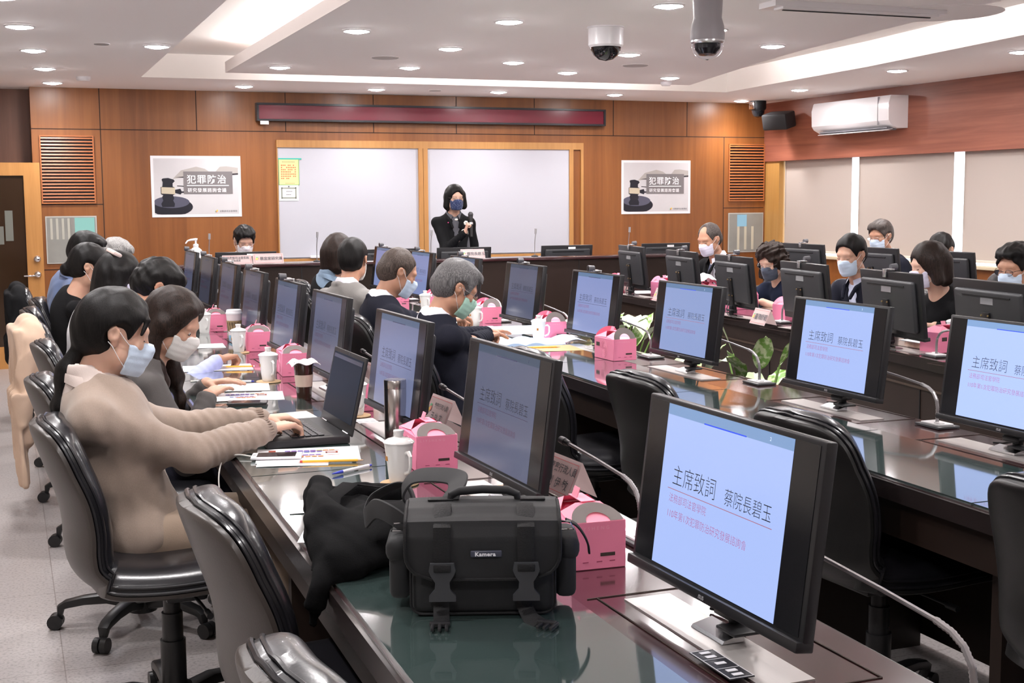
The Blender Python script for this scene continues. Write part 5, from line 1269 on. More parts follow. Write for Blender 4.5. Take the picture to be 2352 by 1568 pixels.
# ================================================================ people
def skin_mat(c): return mat('skin_%.2f_%.2f' % (c[0], c[1]), c, .48, spec=.35, var=.06, vscale=25, sss=.25, bump=.03, bscale=300)
SK1 = (.58, .345, .25); SK2 = (.50, .27, .18); SK3 = (.65, .41, .31)
def cloth(name, c, **k): return mat(name, c, k.pop('rough', .9), spec=.15 if max(c) < .05 else .35, bump=k.pop('bump', .2), bscale=k.pop('bscale', 380), sheen=k.pop('sheen', .0 if max(c) < .05 else .12), var=k.pop('var', .08), vscale=k.pop('vscale', 18), **k)
def hair_mat(name, c, c2=None):
    if name in MATS: return MATS[name]
    m = bpy.data.materials.new(name); m.use_nodes = True; nt = m.node_tree; N = nt.nodes; L = nt.links; b = N['Principled BSDF']
    b.inputs['Roughness'].default_value = .48; b.inputs['Specular IOR Level'].default_value = .2
    tc = N.new('ShaderNodeTexCoord'); mp = N.new('ShaderNodeMapping'); mp.inputs['Scale'].default_value = (480, 480, 9); L.new(tc.outputs['Object'], mp.inputs['Vector'])
    n = N.new('ShaderNodeTexNoise'); n.inputs['Scale'].default_value = 1; n.inputs['Detail'].default_value = 3; n.inputs['Distortion'].default_value = .4; L.new(mp.outputs[0], n.inputs['Vector'])
    rp = N.new('ShaderNodeValToRGB'); rp.color_ramp.elements[0].position = .35; rp.color_ramp.elements[1].position = .68
    rp.color_ramp.elements[0].color = (*[q * .55 for q in c], 1); rp.color_ramp.elements[1].color = (*(c2 or [q * 2.0 for q in c]), 1)
    L.new(n.outputs['Fac'], rp.inputs[0]); L.new(rp.outputs[0], b.inputs['Base Color'])
    bp = N.new('ShaderNodeBump'); bp.inputs['Strength'].default_value = .3; bp.inputs['Distance'].default_value = .002; L.new(n.outputs['Fac'], bp.inputs['Height']); L.new(bp.outputs[0], b.inputs['Normal'])
    MATS[name] = m; return m
H_BLK = lambda: hair_mat('hair_black', (.005, .0043, .0042)); H_BRN = lambda: hair_mat('hair_brown', (.013, .008, .0065), (.036, .021, .016))
H_GRY = lambda: hair_mat('hair_grey', (.095, .093, .096), (.235, .228, .23)); H_SLV = lambda: hair_mat('hair_silver', (.16, .155, .15), (.42, .41, .40)); H_PEP = lambda: hair_mat('hair_pepper', (.035, .03, .028), (.15, .125, .115))
def v3(*a): return np.array(a, float)
def rotm(yaw, pitch, roll=0):
    """columns = head axes; pitch>0 looks down"""
    cy, sy, cp, sp, cr, sr = math.cos(yaw), math.sin(yaw), math.cos(pitch), math.sin(pitch), math.cos(roll), math.sin(roll)
    Rz = np.array([[cy, -sy, 0], [sy, cy, 0], [0, 0, 1]]); Ry = np.array([[cp, 0, sp], [0, 1, 0], [-sp, 0, cp]]); Rx = np.array([[1, 0, 0], [0, cr, -sr], [0, sr, cr]])
    return Rz @ Ry @ Rx
def ik(S, Wr, l1_, l2_, pole):
    d = Wr - S; L = np.linalg.norm(d); L = min(L, (l1_ + l2_) * .995); u = d / np.linalg.norm(d)
    a = (l1_ ** 2 - l2_ ** 2 + L * L) / (2 * L); hh = math.sqrt(max(0, l1_ ** 2 - a * a)); p = pole - u * (pole @ u); p /= np.linalg.norm(p)
    return S + u * a + p * hh, S + u * L
def person(label, x, y, head, hp, hpitch=15, hyaw=0, hroll=0, skin=SK1, hips=.0, wr=None, wl=None, sh=.158, k=1.0, res=.0065, top='jacket', topcol=None, shirt=None, hair='short', hairm=None, mask=None, glasses=None,
           stand=False, grip=None, tie=None, trousers=(.02, .02, .025), sleeve='long', collar=None, hands=('type', 'type'), eyes=True, extra=None, poleR=(-.15, -.5, -1), poleL=(-.15, .5, -1), bw=1.0, cx=-.018, loose=0, group=None):
    """x,y = seat point, head = heading in degrees, hp = world position of the head centre. Local frame: +x forward, +y left."""
    t = thing('person', label, 'person', (x, y, 0), R(head), group)
    ch, sh_ = math.cos(R(head)), math.sin(R(head))
    def loc(p): dx, dy = p[0] - x, p[1] - y; return v3(ch * dx + sh_ * dy, -sh_ * dx + ch * dy, p[2])
    Hc = loc(hp); Rh = rotm(R(hyaw), R(hpitch), R(hroll)); hd = lambda a, b, c: Hc + Rh @ v3(a, b, c) * k
    neck_top = hd(-.018, 0, -.075); nb = neck_top + v3(-.045, 0, -.075) * k
    hipz = .90 if stand else .56; hip = v3(hips, 0, hipz); sp = nb - hip; waist = hip + sp * .33 + v3(-.005, 0, 0); chest = hip + sp * .70 + v3(cx, 0, 0)
    up = sp / np.linalg.norm(sp); fw = np.cross([0, 1, 0], up); fw = fw / np.linalg.norm(fw) ; Rt = np.stack([fw, v3(0, 1, 0), up], 1)
    SR, SL = nb + v3(-.005, -sh, -.078), nb + v3(-.005, sh, -.078)
    l_up, l_fo = (.295 if not loose or stand else .312) * k, (.262 if not loose else .270) * k
    wr = loc(wr) if wr is not None else hip + v3(.30, -.12, .12); wl = loc(wl) if wl is not None else hip + v3(.30, .12, .12)
    ER, WR = ik(SR, wr, l_up, l_fo, v3(*poleR)); EL, WL = ik(SL, wl, l_up, l_fo, v3(*poleL))
    sm = skin_mat(skin)
    # ---------------- the body: one continuous surface
    pts = np.array([Hc, nb, hip, ER, EL, WR, WL, SR, SL]); lo = pts.min(0) - .24; hi = pts.max(0) + .24; lo[2] = min(lo[2], hip[2] - .16)
    B = Field(lo, hi, res)
    B.ell(hip, v3(.100, .135, .11) * k, .05); B.ell(waist, v3(.078, .108 * bw, .13) * k, .04, Rm=Rt); B.ell(chest + up * -.02, v3(.078, .112 * bw, .140) * k, .04, Rm=Rt); B.cap(chest, nb + v3(0, 0, -.03), .06, .05, .03)
    ql = .86 if sleeve == 'long' else 1.0
    for S_, E_, W_ in ((SR, ER, WR), (SL, EL, WL)):
        B.cap(nb + v3(-.008, 0, -.055), S_ + v3(0, 0, -.012), .030 * k, .034 * k * bw, .02); B.cap(S_ + v3(0, 0, -.01), E_, .045 * k * ql * bw, .038 * k * ql, .015); B.cap(E_, W_, .037 * k, .0255 * k, .012)
    B.cap(nb + v3(0, 0, -.02), neck_top, .058 * k, .052 * k, .03)
    # head
    e = lambda c, r_, kk, op='u': B.ell(hd(*c), v3(*r_) * k, kk * k, op, Rh); cp_ = lambda a, b, ra, rb, kk, op='u': B.cap(hd(*a), hd(*b), ra * k, rb * k, kk * k, op)
    e((-.012, 0, .028), (.092, .073, .086), .02); e((.026, 0, -.03), (.062, .060, .082), .03); e((.048, 0, -.088), (.028, .026, .024), .03)
    for s_ in (1, -1):
        e((.01, s_ * .048, -.062), (.026, .018, .026), .03); e((.062, s_ * .038, -.020), (.020, .018, .018), .02); cp_((.078, s_ * .014, .026), (.070, s_ * .042, .024), .011, .009, .016)
        e((.093, s_ * .031, .004), (.013, .016, .010), .010, 's'); e((.069, s_ * .031, .003), (.0135, .0145, .0125), .004)
        e((-.004, s_ * .076, -.002), (.013, .010, .022), .005); e((-.010, s_ * .083, .004), (.0185, .0055, .0245), .002); e((-.005, s_ * .089, .004), (.0115, .0065, .0165), .003, 's'); e((-.002, s_ * .074, -.026), (.009, .006, .010), .006)
    cp_((.080, 0, .012), (.098, 0, -.024), .008, .0105, .010); e((.090, .010, -.028), (.009, .007, .006), .006); e((.090, -.010, -.028), (.009, .007, .006), .006)
    cp_((.078, -.018, -.054), (.078, .018, -.054), .007, .007, .008); cp_((.083, -.012, -.055), (.083, .012, -.055), .0055, .0055, .003); cp_((.080, -.010, -.064), (.080, .010, -.064), .0065, .0065, .003)
    # hands
    def hand(W_, E_, side, mode):
        d = W_ - E_; d /= np.linalg.norm(d)
        if mode == 'grip':
            d2 = d * .6 + v3(0, 0, .8); d2 /= np.linalg.norm(d2)
        else: d2 = d.copy()
        if mode in ('type', 'flat', 'pen'): d2 = v3(d[0], d[1], max(-.25, min(.1, d[2] * .3))); d2 /= np.linalg.norm(d2)
        nrm = v3(0, 0, -1) if mode in ('type', 'flat', 'pen') else np.cross(d2, v3(1, .0, 0))
        if mode == 'grip': nrm = v3(.1, side * -.0 + .9, .1)
        nrm = nrm - d2 * (nrm @ d2); nrm /= np.linalg.norm(nrm)
        la = np.cross(d2, nrm); la /= np.linalg.norm(la)
        # thumb towards the body's middle: right hand -> +y, left hand -> -y
        th = v3(0, 1, 0) if side < 0 else v3(0, -1, 0)
        if la @ th < 0: la = -la
        hk = k * .98; pc = W_ + d2 * .045 * hk
        for q in (-.026, -.009, .009, .026): B.cap(W_ + la * q * .55 * hk + d2 * .0, W_ + d2 * .080 * hk + la * q * hk - nrm * .002, .0125 * hk, .0095 * hk, .006)
        fin = [(.027, .070, 1.0), (.009, .078, 1.06), (-.009, .073, 1.0), (-.026, .060, .82)]
        curl = {'type': (28, 42, 30), 'flat': (8, 12, 8), 'pen': (50, 62, 30), 'grip': (70, 85, 50), 'fist': (65, 85, 60)}[mode]
        for fi, (off, L_, sc_) in enumerate(fin):
            p = W_ + d2 * .082 * hk + la * off * hk; ang = 0; segs = [L_ * .46, L_ * .30, L_ * .24]; rr = [.0088, .0078, .0068]
            for si in range(3):
                ang += R(curl[si] * (1 + .08 * (fi - 1))); dir_ = d2 * math.cos(ang) + nrm * math.sin(ang) + la * off * .8 * (1 if mode in ('flat', 'type') else 0); dir_ /= np.linalg.norm(dir_)
                q = p + dir_ * segs[si] * hk; B.cap(p, q, rr[si] * hk, rr[min(2, si + 1)] * hk, .0022); p = q
        p = W_ + d2 * .022 * hk + la * .022 * hk; a1 = d2 * .62 + la * .62 + nrm * .35; a1 /= np.linalg.norm(a1); q = p + a1 * .040 * hk; B.cap(p, q, .0125 * hk, .0098 * hk, .006)
        a2 = d2 * .85 + la * .25 + nrm * .45; a2 /= np.linalg.norm(a2); w_ = q + a2 * .026 * hk; B.cap(q, w_, .0095 * hk, .0085 * hk, .003); B.cap(w_, w_ + a2 * .016 * hk, .0085 * hk, .007 * hk, .003)
        return pc, d2, nrm, la
    hR = hand(WR, ER, -1, hands[0]); hL = hand(WL, EL, 1, hands[1])
    B.build('body', sm, t)
    # ---------------- face details
    if eyes:
        for s_ in (1, -1):
            L_ = [hd(.0838 - .004 * abs(q), s_ * (.031 + q * .0135), .0015 - .003 * (1 - q * q)) for q in np.linspace(-1, 1, 7)]
            MB().tube(L_, .0013 * k, 5).build('eyelash', M_black, t)
            L_ = [hd(.0835 - .006 * max(0, q) - .002, s_ * (.030 + q * .0175), .0215 + .003 * (1 - q * q)) for q in np.linspace(-1, 1, 7)]
            MB().tube(L_, [.0014, .0024, .0028, .0028, .0026, .002, .001], 6).build('eyebrow', mat('brow', (.03, .02, .018), .7), t)
            if eyes == 'open':
                MB().ball(tuple(hd(.0735, s_ * .031, .003)), .0105, 12).build('eye', mat('eye_white', (.55, .5, .48), .2), t)
                MB().ball(tuple(hd(.0825, s_ * .031, .002)), .0034, 10).build('iris', M_black, t)
    if glasses:
        gr = .0011 if glasses == 'black' else .0007; gm = mat('glasses_' + glasses, (.02, .02, .02) if glasses == 'black' else (.35, .33, .32), .25, .6)
        b = MB()
        for s_ in (1, -1):
            P = [hd(.099 - .006 * abs(math.cos(a)), s_ * (.031 + .0225 * math.cos(a)), -.002 + .0145 * math.sin(a)) for a in np.linspace(0, 2 * PI, 21)]; b.tube(P, gr, 5)
            b.tube([hd(.092, s_ * .056, .004), hd(.05, s_ * .078, .006), hd(-.002, s_ * .083, .010), hd(-.014, s_ * .082, -.004)], .0013, 5)
        b.tube([hd(.100, -.008, .003), hd(.103, 0, .006), hd(.100, .008, .003)], .0011, 5); b.build('glasses', gm, t)
        b = MB()
        for s_ in (1, -1): b._add([tuple(hd(.097, s_ * (.031 + .0215 * math.cos(a)), -.002 + .0135 * math.sin(a))) for a in np.linspace(0, 2 * PI, 17)[:-1]], [tuple(range(16))])
        b.build('lenses', mat('lens_glass', (.95, .97, 1), .02, trans=1, ior=1.15, spec=.8), t, smooth=0)
    if mask:
        lo_, hi_ = Hc - .15, Hc + .15; Mk = Field(lo_, hi_, .0032)
        ex = .006
        Mk.ell(hd(.030, 0, -.035), v3(.064 + ex, .063 + ex, .080 + ex) * k, .01, Rm=Rh)
        Mk.ell(hd(.052, 0, -.088), v3(.032 + ex, .032 + ex, .028 + ex) * k, .045, Rm=Rh)
        Mk.cap(hd(.084, 0, .002), hd(.102, 0, -.024), (.009 + ex) * k, (.0125 + ex) * k, .03); Mk.cap(hd(.088, 0, -.05), hd(.078, 0, -.085), .022 * k, .02 * k, .03)
        # pleats
        X = Mk.ax[0][:, None, None] - Hc[0]; Y = Mk.ax[1][None, :, None] - Hc[1]; Z = Mk.ax[2][None, None, :] - Hc[2]
        xl = Rh[0, 0] * X + Rh[1, 0] * Y + Rh[2, 0] * Z; yl = Rh[0, 1] * X + Rh[1, 1] * Y + Rh[2, 1] * Z; zl = Rh[0, 2] * X + Rh[1, 2] * Y + Rh[2, 2] * Z
        if mask[1] != 'plain': Mk.D += (.0009 * np.abs(((zl + .1) * 45) % 1 - .5) * 2).astype(np.float32)
        else: Mk.D += (.0008 * np.sin(zl * 90 + yl * 30)).astype(np.float32)
        top_ = -.006 * k - np.maximum(0, np.abs(yl) - .012) * .22; cut = np.maximum(np.maximum(zl - top_, (-.110 * k) - zl), (.045 - np.abs(zl + .05) * .12) * k - xl)
        Mk.D = np.maximum(Mk.D, cut.astype(np.float32))
        mk = Mk.build('face_mask', mask[0], t)
        b = MB()
        for s_ in (1, -1):
            b.tube([hd(.050, s_ * .061, -.026), hd(.022, s_ * .075, -.004), hd(-.002, s_ * .083, .019), hd(-.020, s_ * .084, .022)], .0012, 5)
            b.tube([hd(.050, s_ * .050, -.092), hd(.020, s_ * .070, -.062), hd(-.006, s_ * .082, -.032), hd(-.020, s_ * .082, -.022)], .0012, 5)
        b.build('ear_loop', mat('ear_loop', (.8, .8, .82), .6), mk)
    # ---------------- hair
    if hair:
        hm_ = hairm or H_BLK(); long_ = hair in ('long', 'longbrown', 'bob', 'curly', 'bobclip', 'ponytail', 'bun'); ext = .46 if hair in ('longbrown', 'ponytail', 'long') else (.24 if hair in ('bob', 'bobclip', 'curly') else .17)
        lo_ = Hc - v3(.20, .19, ext); hi_ = Hc + v3(.19, .19, .19); Hf = Field(lo_, hi_, .0042 if res < .006 else .0055)
        E = lambda c, r_, kk, op='u': Hf.ell(hd(*c), v3(*r_) * k, kk * k, op, Rh); C = lambda a, b, ra, rb, kk, op='u', rp=None: Hf.cap(hd(*a), hd(*b), ra * k, rb * k, kk * k, op, ripple=rp)
        th = .014 if hair == 'short' else (.016 if hair in ('parted', 'thin') else .018)
        if hair == 'thin': th = .009
        E((-.014, 0, .032), (.090 + th, .073 + th, .086 + th), .01); E((-.045, 0, -.010), (.066 + th * .6, .064 + th * .4, .072), .02)
        if hair in ('parted', 'thick'): E((.02, .018, .088), (.072, .062, .034), .02); E((.045, -.01, .085), (.045, .055, .026), .02)
        if hair == 'curly':
            for s_ in (1, -1): C((-.01, s_ * .075, .03), (-.01, s_ * .095, -.11), .048, .042, .03)
            C((-.06, 0, .0), (-.075, 0, -.13), .07, .06, .04); E((.0, 0, .07), (.10, .09, .065), .02)
        if hair in ('bob', 'bobclip'):
            for s_ in (1, -1): C((-.0, s_ * .074, .03), (.004, s_ * .088, -.075), .032, .032, .03)
            C((-.055, .03, .0), (-.058, .035, -.085), .055, .048, .04); C((-.055, -.03, .0), (-.058, -.035, -.085), .055, .048, .04)
            if hair == 'bobclip':
                for s_ in (1, -1): C((-.02, s_ * .066, -.05), (-.04, s_ * .07, -.13), .03, .022, .03)
                C((-.06, 0, -.05), (-.07, 0, -.14), .06, .045, .03)
        if hair == 'ponytail':
            E((-.05, 0, .015), (.075, .074, .088), .03); C((-.05, 0, -.02), (-.085, .0, -.055), .052, .022, .03)
            C((-.088, 0, -.060), (-.105, -.004, -.14), .020, .030, .01); q0 = hd(-.105, -.004, -.14); q1 = q0 + v3(-.018, -.004, -.10); q2 = q1 + v3(.012, -.006, -.10)
            Hf.cap(q0, q1, .030 * k, .027 * k, .01, ripple=(.003, 9, 3)); Hf.cap(q1, q2, .027 * k, .010 * k, .02, ripple=(.003, 9, 3))
            for s_ in (1, -1): C((.035, s_ * .060, .060), (-.01, s_ * .078, .010), .018, .014, .02)
        if hair == 'bun':
            E((-.108, 0, -.035), (.040, .042, .042), .012)
        if hair == 'longbrown':
            for s_ in (1, -1):
                C((.045, s_ * .045, .078), (-.005, s_ * .078, .0), .022, .024, .03); C((-.005, s_ * .078, .0), (-.02, s_ * .080, -.10), .026, .030, .03)
                a_ = hd(-.02, s_ * .080, -.10); b_ = a_ + v3(.03, s_ * .0, -.13); c_ = b_ + v3(.03, s_ * -.01, -.13)
                Hf.cap(a_, b_, .034 * k, .034 * k, .03, ripple=(.005, 12, 4)); Hf.cap(b_, c_, .034 * k, .012 * k, .03, ripple=(.005, 12, 4))
            C((-.05, 0, -.02), (-.08, 0, -.13), .065, .06, .04); a_ = hd(-.08, 0, -.13); Hf.cap(a_, a_ + v3(-.01, 0, -.14), .06 * k, .035 * k, .04)
        # carve the face out
        if hair in ('short', 'parted', 'thick', 'thin', 'bun', 'ponytail'):
            hl = {'thin': .112, 'ponytail': .108, 'short': .100, 'parted': .094, 'bun': .094}.get(hair, .088)
            E((.098, 0, -.055 + (hl - .078)), (.078, .100, .118), .012, 's')
            for s_ in (1, -1): E((.006, s_ * .096, -.014), (.042, .036, .054), .010, 's')
            if hair in ('short', 'parted', 'thick', 'thin', 'bun'): E((.02, 0, -.150), (.15, .13, .088), .012, 's')
            if hair == 'thin' and bw >= 1: E((.085, 0, .120), (.070, .052, .060), .02, 's')
        elif hair == 'longbrown': E((.104, 0, -.045), (.088, .080, .128), .015, 's')
        elif hair == 'curly': E((.105, 0, -.06), (.070, .070, .125), .02, 's')
        else: E((.108, 0, -.048), (.080, .066, .122), .015, 's')
        if hair == 'ponytail':
            for s_ in (1, -1): Hf.ell(hd(-.004, s_ * .090, -.012), v3(.024, .026, .034) * k, .006, 's', Rh)
        if hair == 'ponytail':
            for s_ in (1, -1):
                C((.052, s_ * .015, .100), (.074, s_ * .046, .062), .010, .008, .012); C((.074, s_ * .046, .062), (.066, s_ * .064, .018), .008, .0035, .006)
        if hair in ('thick', 'parted'):
            for q in (-.045, -.02, .01, .038): C((.050, q, .098), (.082, q * 1.1, .072), .012, .006, .010)
        if hair == 'curly': Hf.noise(.011, 95, 4, 2)
        else: Hf.noise(.0020, 60, 3, 2, (1, 1, .22)); Hf.noise(.0022 if hair != 'thick' else .0045, 170, 6, 1, (1, 1, .2 if hair != 'thick' else .6))
        ho = Hf.build('hair', hm_, t)
        if hair == 'ponytail': MB().tube([tuple(hd(-.088 + .022 * math.cos(a) * .3, .021 * math.sin(a), -.060 + .021 * math.cos(a))) for a in np.linspace(0, 2 * PI, 14)], .005, 6).build('hair_band', M_black, ho)
        if hair == 'bobclip': MB().box((0, 0, 0), (.05, .10, .022), bev=.01).build('hair_clip', mat('clip_pink', (.75, .60, .55), .3), ho, M=Matrix.Translation(tuple(hd(-.05, -.03, .115))) @ Matrix.Rotation(R(30), 4, 'Y') @ Matrix.Rotation(R(20), 4, 'Z'))
        if hair in ('parted',) and extra == 'parting':
            MB().tube([tuple(hd(.075 - .15 * u, .022, .106 + .016 * math.sin(u * PI))) for u in np.linspace(0, 1, 9)], .0024, 5).build('parting', sm, ho)
    # ---------------- clothes
    topcol = topcol or cloth('suit_navy', (.012, .013, .020))
    hs = .006 if res < .006 else .009
    lo_ = np.array([hip - v3(.25, .3, .25), nb, SR, SL, ER, EL, WR, WL]).min(0) - .10; hi_ = np.array([hip + v3(.25, .3, 0), nb, SR, SL, ER, EL, WR, WL]).max(0) + .10
    T = Field(lo_, hi_, hs); g_ = .016 + loose
    T.ell(hip + v3(.0, 0, -.01), v3(.120 + g_, (.160 + g_) * bw, .13), .06); T.ell(waist, v3(.100 + g_, (.135 + g_) * bw, .16), .07, Rm=Rt); T.ell(chest, v3(.098 + g_, (.145 + g_) * bw, .170), .06, Rm=Rt)
    jk = top in ('jacket', 'coat'); sr_ = .012 if jk else .004
    for S_, E_, W_ in ((SR, ER, WR), (SL, EL, WL)):
        T.cap(nb + v3(-.012, 0, -.045), S_ + v3(0, 0, -.004), (.040 * k + sr_) * bw, (.046 * k + sr_) * bw + loose * .3, .035)
        if sleeve == 'long':
            kk_ = .055 if top == 'knit' else .022; rp_ = .0016; T.cap(S_ + v3(0, 0, -.012 if top == 'knit' else 0), E_, (.049 * k + g_ * .5) * bw, .040 * k + g_ * .55, kk_, ripple=(.002, 14, 5)); wl_ = E_ + (W_ - E_) * (.84 if top == 'knit' else .93); T.cap(E_, wl_, .040 * k + g_ * .55, .028 * k + g_ * (.5 if top == 'knit' else .42), .02, ripple=(rp_, 15, 20))
            if top == 'knit': T.cap(E_ + (W_ - E_) * .80, E_ + (W_ - E_) * .97, .0325 * k, .031 * k, .004)
        else: T.cap(S_, S_ + (E_ - S_) * (.85 if sleeve == 'short' else .5), .055 * k + g_ * .6, .052 * k + g_ * .5, .03, ripple=(.003, 12, 2))
    # open the neck
    T.ell(nb + v3(.042, 0, .050), v3(.082, .062 if jk else .066, .060) * k, .010, 's'); 
    if jk or shirt is not None:
        # V opening down the chest, shirt shows inside
        for u in np.linspace(0, 1, 7):
            c0 = nb + up * (.02 - .30 * u) + fw * (.135 + .03 * u); T.ell(c0, v3(.085, .066 * (1 - u) + .008, .045), .006, 's', Rt)
    if jk:
        for s_ in (1, -1):
            C_ = [nb + v3(-.066, 0, .012), nb + v3(-.048, s_ * .050, .010), nb + v3(.015, s_ * .070, -.008), nb + v3(.075, s_ * .052, -.050), nb + v3(.105, s_ * .030, -.12)]
            for a_, b_ in zip(C_[:-1], C_[1:]): T.cap(a_, b_, .0135, .0125, .006)
    T.noise(.0035 + loose * .10, 24, 11, 2); T.noise(.0022, 62, 4, 1)
    if loose: T.noise(.0040, 34, 21, 2, (1.5, 1.2, .6)); T.noise(.0022, 75, 8, 1, (1.6, .6, .7))
    to = T.build({'jacket': 'jacket', 'knit': 'cardigan', 'shirt': 'shirt', 'coat': 'coat', 'dress': 'dress', 'sweater': 'sweater'}.get(top, 'shirt'), topcol, t)
    if jk or shirt is not None or collar is not None:
        sc_ = shirt or collar; Sf = Field(np.array([hip, nb]).min(0) - .22, np.array([hip, nb]).max(0) + .2, hs)
        Sf.ell(chest, v3(.108 + loose * .6, .145, .172), .05, Rm=Rt); Sf.ell(waist, v3(.108 + loose * .6, .14, .16), .06, Rm=Rt); Sf.cap(nb + v3(-.012, 0, -.04), nb + v3(-.004, 0, .028 if shirt is None else .014), .064 * k, .063 * k, .03)
        Sf.ell(nb + v3(.02, 0, .085), v3(.085, .060, .062) * k, .006, 's'); Sf.cap(nb + v3(0, 0, -.02), neck_top, .056 * k, .052 * k, .002, 's')
        Sf.build('shirt_collar' if not (jk or shirt) else 'shirt', sc_, t)
        if collar is not None or shirt is not None:
            # collar points folded over the neckline
            b = MB()
            for s_ in (1, -1):
                dz = 0 if shirt is None else -.016; P = [nb + v3(-.070, 0, .035 + dz), nb + v3(-.045, s_ * .055, .030 + dz), nb + v3(.02, s_ * .062, .012), nb + v3(.075, s_ * .022, -.012)]
                Q = [p + v3(-.007 if i == 0 else (.002 if i < 3 else .010), s_ * (.0 if i == 0 else .008 + .005 * i), -.022 - .010 * i) for i, p in enumerate(P)]
                m_ = smoothpath(P, 14); n_ = smoothpath(Q, 14); b.grid(lambda u, v: tuple(m_[int(round(u * 13))] * (1 - v) + n_[int(round(u * 13))] * v + v3(0, 0, .004 * math.sin(v * PI))), 13, 4)
            b.build('collar', sc_, t)
    if tie: 
        P = [nb + fw * .080 + up * (-.035), nb + fw * .125 + up * (-.10), nb + fw * .150 + up * (-.20), nb + fw * .155 + up * (-.34)]
        MB().tube([tuple(p) for p in P], [.5, .75, 1.0, 1.15], 8, flat=(.055, .010), up=(1, 0, 0)).build('tie', tie, t)
    # legs
    tm = cloth('trousers_%.3f_%.3f' % (trousers[0], trousers[2]), trousers)
    if stand: L0 = lambda s_: [hip + v3(0, s_ * .085, 0), hip + v3(.02, s_ * .09, -.42), v3(hips - .0, s_ * .09, .09)]
    else: L0 = lambda s_: [hip + v3(0, s_ * .085, -.02), v3(hips + .40, s_ * .11, .53), v3(hips + .36, s_ * .12, .10)]
    Lf = Field(v3(hips - .25, -.32, -.01), v3(hips + .62, .32, hip[2] + .16), .012)
    Lf.ell(hip + v3(0, 0, -.01), (.125, .165, .11), .05)
    for s_ in (1, -1): a_, b_, c_ = L0(s_); Lf.cap(a_, b_, .088, .066, .03); Lf.cap(b_, c_, .066, .048, .02)
    Lf.noise(.004, 25, 5, 1); Lf.build('trousers', tm, t)
    for s_ in (1, -1):
        c_ = L0(s_)[2]; S2 = Field(c_ - v3(.12, .08, .12), c_ + v3(.26, .08, .06), .007); S2.cap(c_ + v3(-.02, 0, -.05), c_ + v3(.12, 0, -.058), .038, .03, .02); S2.cap(c_ + v3(-.01, 0, 0), c_ + v3(-.01, 0, -.05), .04, .04, .02)
        S2.box(c_ + v3(.05, 0, -.13), (.3, .2, .045), .001, .001, 's'); S2.build('shoe', M_lea, t)
    info = dict(t=t, hd=hd, nb=nb, up=up, fw=fw, WR=WR, WL=WL, hR=hR, hL=hL, ER=ER, EL=EL, chest=chest)
    return info

def printed(name, base, dot):
    m = cloth(name, base, bump=.1); nt = m.node_tree; b = nt.nodes['Principled BSDF']; tc = nt.nodes.new('ShaderNodeTexCoord'); v = nt.nodes.new('ShaderNodeTexVoronoi'); v.inputs['Scale'].default_value = 95
    rp = nt.nodes.new('ShaderNodeValToRGB'); rp.color_ramp.elements[0].color = (*dot, 1); rp.color_ramp.elements[0].position = .22; rp.color_ramp.elements[1].color = (*base, 1); rp.color_ramp.elements[1].position = .28
    nt.links.new(tc.outputs['Object'], v.inputs['Vector']); nt.links.new(v.outputs['Distance'], rp.inputs[0]); nt.links.new(rp.outputs[0], b.inputs['Base Color']); return (m, 'printed')
mk_blue = lambda: (cloth('mask_blue', (.60, .72, .87), bump=.1), 'surgical'); mk_white = lambda: (cloth('mask_white', (.78, .77, .75), bump=.1), 'surgical')
mk_lav = lambda: (cloth('mask_lavender', (.72, .70, .84), bump=.1), 'surgical'); mk_green = lambda: (cloth('mask_green', (.45, .72, .60), bump=.1), 'surgical')
navy = lambda: cloth('suit_navy', (.014, .015, .024)); black_c = lambda: cloth('cloth_black', (.009, .009, .010)); white_sh = lambda: cloth('shirt_white', (.74, .74, .80), bump=.1)

P = person('young woman in a beige cardigan with a black ponytail, typing on the laptop', .33, 3.86, 2, (.285, 3.86, 1.125), k=.97, hpitch=17, hyaw=-4, res=.0045, skin=SK3, hips=.0, wr=(.712, 3.86, .818), wl=(.735, 4.06, .815),
       top='knit', topcol=cloth('knit_beige', (.315, .245, .20), bump=.25, bscale=900, var=.14, vscale=260, sheen=.3), collar=cloth('collar_cream', (.62, .53, .49), bump=.1), hair='ponytail', mask=mk_blue(), loose=.012, cx=.012, bw=.95, trousers=(.33, .25, .19), sh=.143, poleR=(-.2, -.5, -1), poleL=(-.2, .5, -1))
# ribbed cuffs
for W_, E_ in ((P['WR'], P['ER']), (P['WL'], P['EL'])):
    d = (W_ - E_) / np.linalg.norm(W_ - E_); b = MB(); n = 26
    for i in range(n):
        a = 2 * PI * i / n; u = np.cross(d, v3(0, 0, 1)); u /= np.linalg.norm(u); w = np.cross(u, d); o = (u * math.cos(a) + w * math.sin(a)) * .0365
        b.tube([tuple(W_ - d * .068 + o), tuple(W_ - d * .004 + o * .96)], .0033, 5)
    b.build('cuff', MATS['knit_beige'], P['t'])
person('woman with long brown hair and a cream mask, head bent over the near table', .34, 4.80, 0, (.555, 4.83, 1.058), bw=.86, hpitch=28, hyaw=-26, res=.005, skin=SK1, wr=(.66, 4.74, .80), wl=(.70, 5.05, .80), hands=('flat', 'flat'),
       top='sweater', topcol=cloth('sweater_grey', (.085, .078, .076)), hair='longbrown', hairm=H_BRN(), mask=mk_white(), eyes='open', sh=.143, trousers=(.02, .02, .03))
P = person('man with short black hair and glasses in a pale blue shirt, writing with a pencil', .37, 5.95, 0, (.615, 5.90, 1.12), hpitch=38, hyaw=4, res=.006, skin=SK2, wr=(.86, 5.80, .80), wl=(.62, 6.15, .80), hands=('pen', 'flat'),
       top='shirt', topcol=cloth('shirt_blue', (.42, .46, .78), bump=.12), collar=cloth('shirt_blue', (.42, .46, .78)), hair='thick', mask=mk_white(), glasses='black', sh=.160)
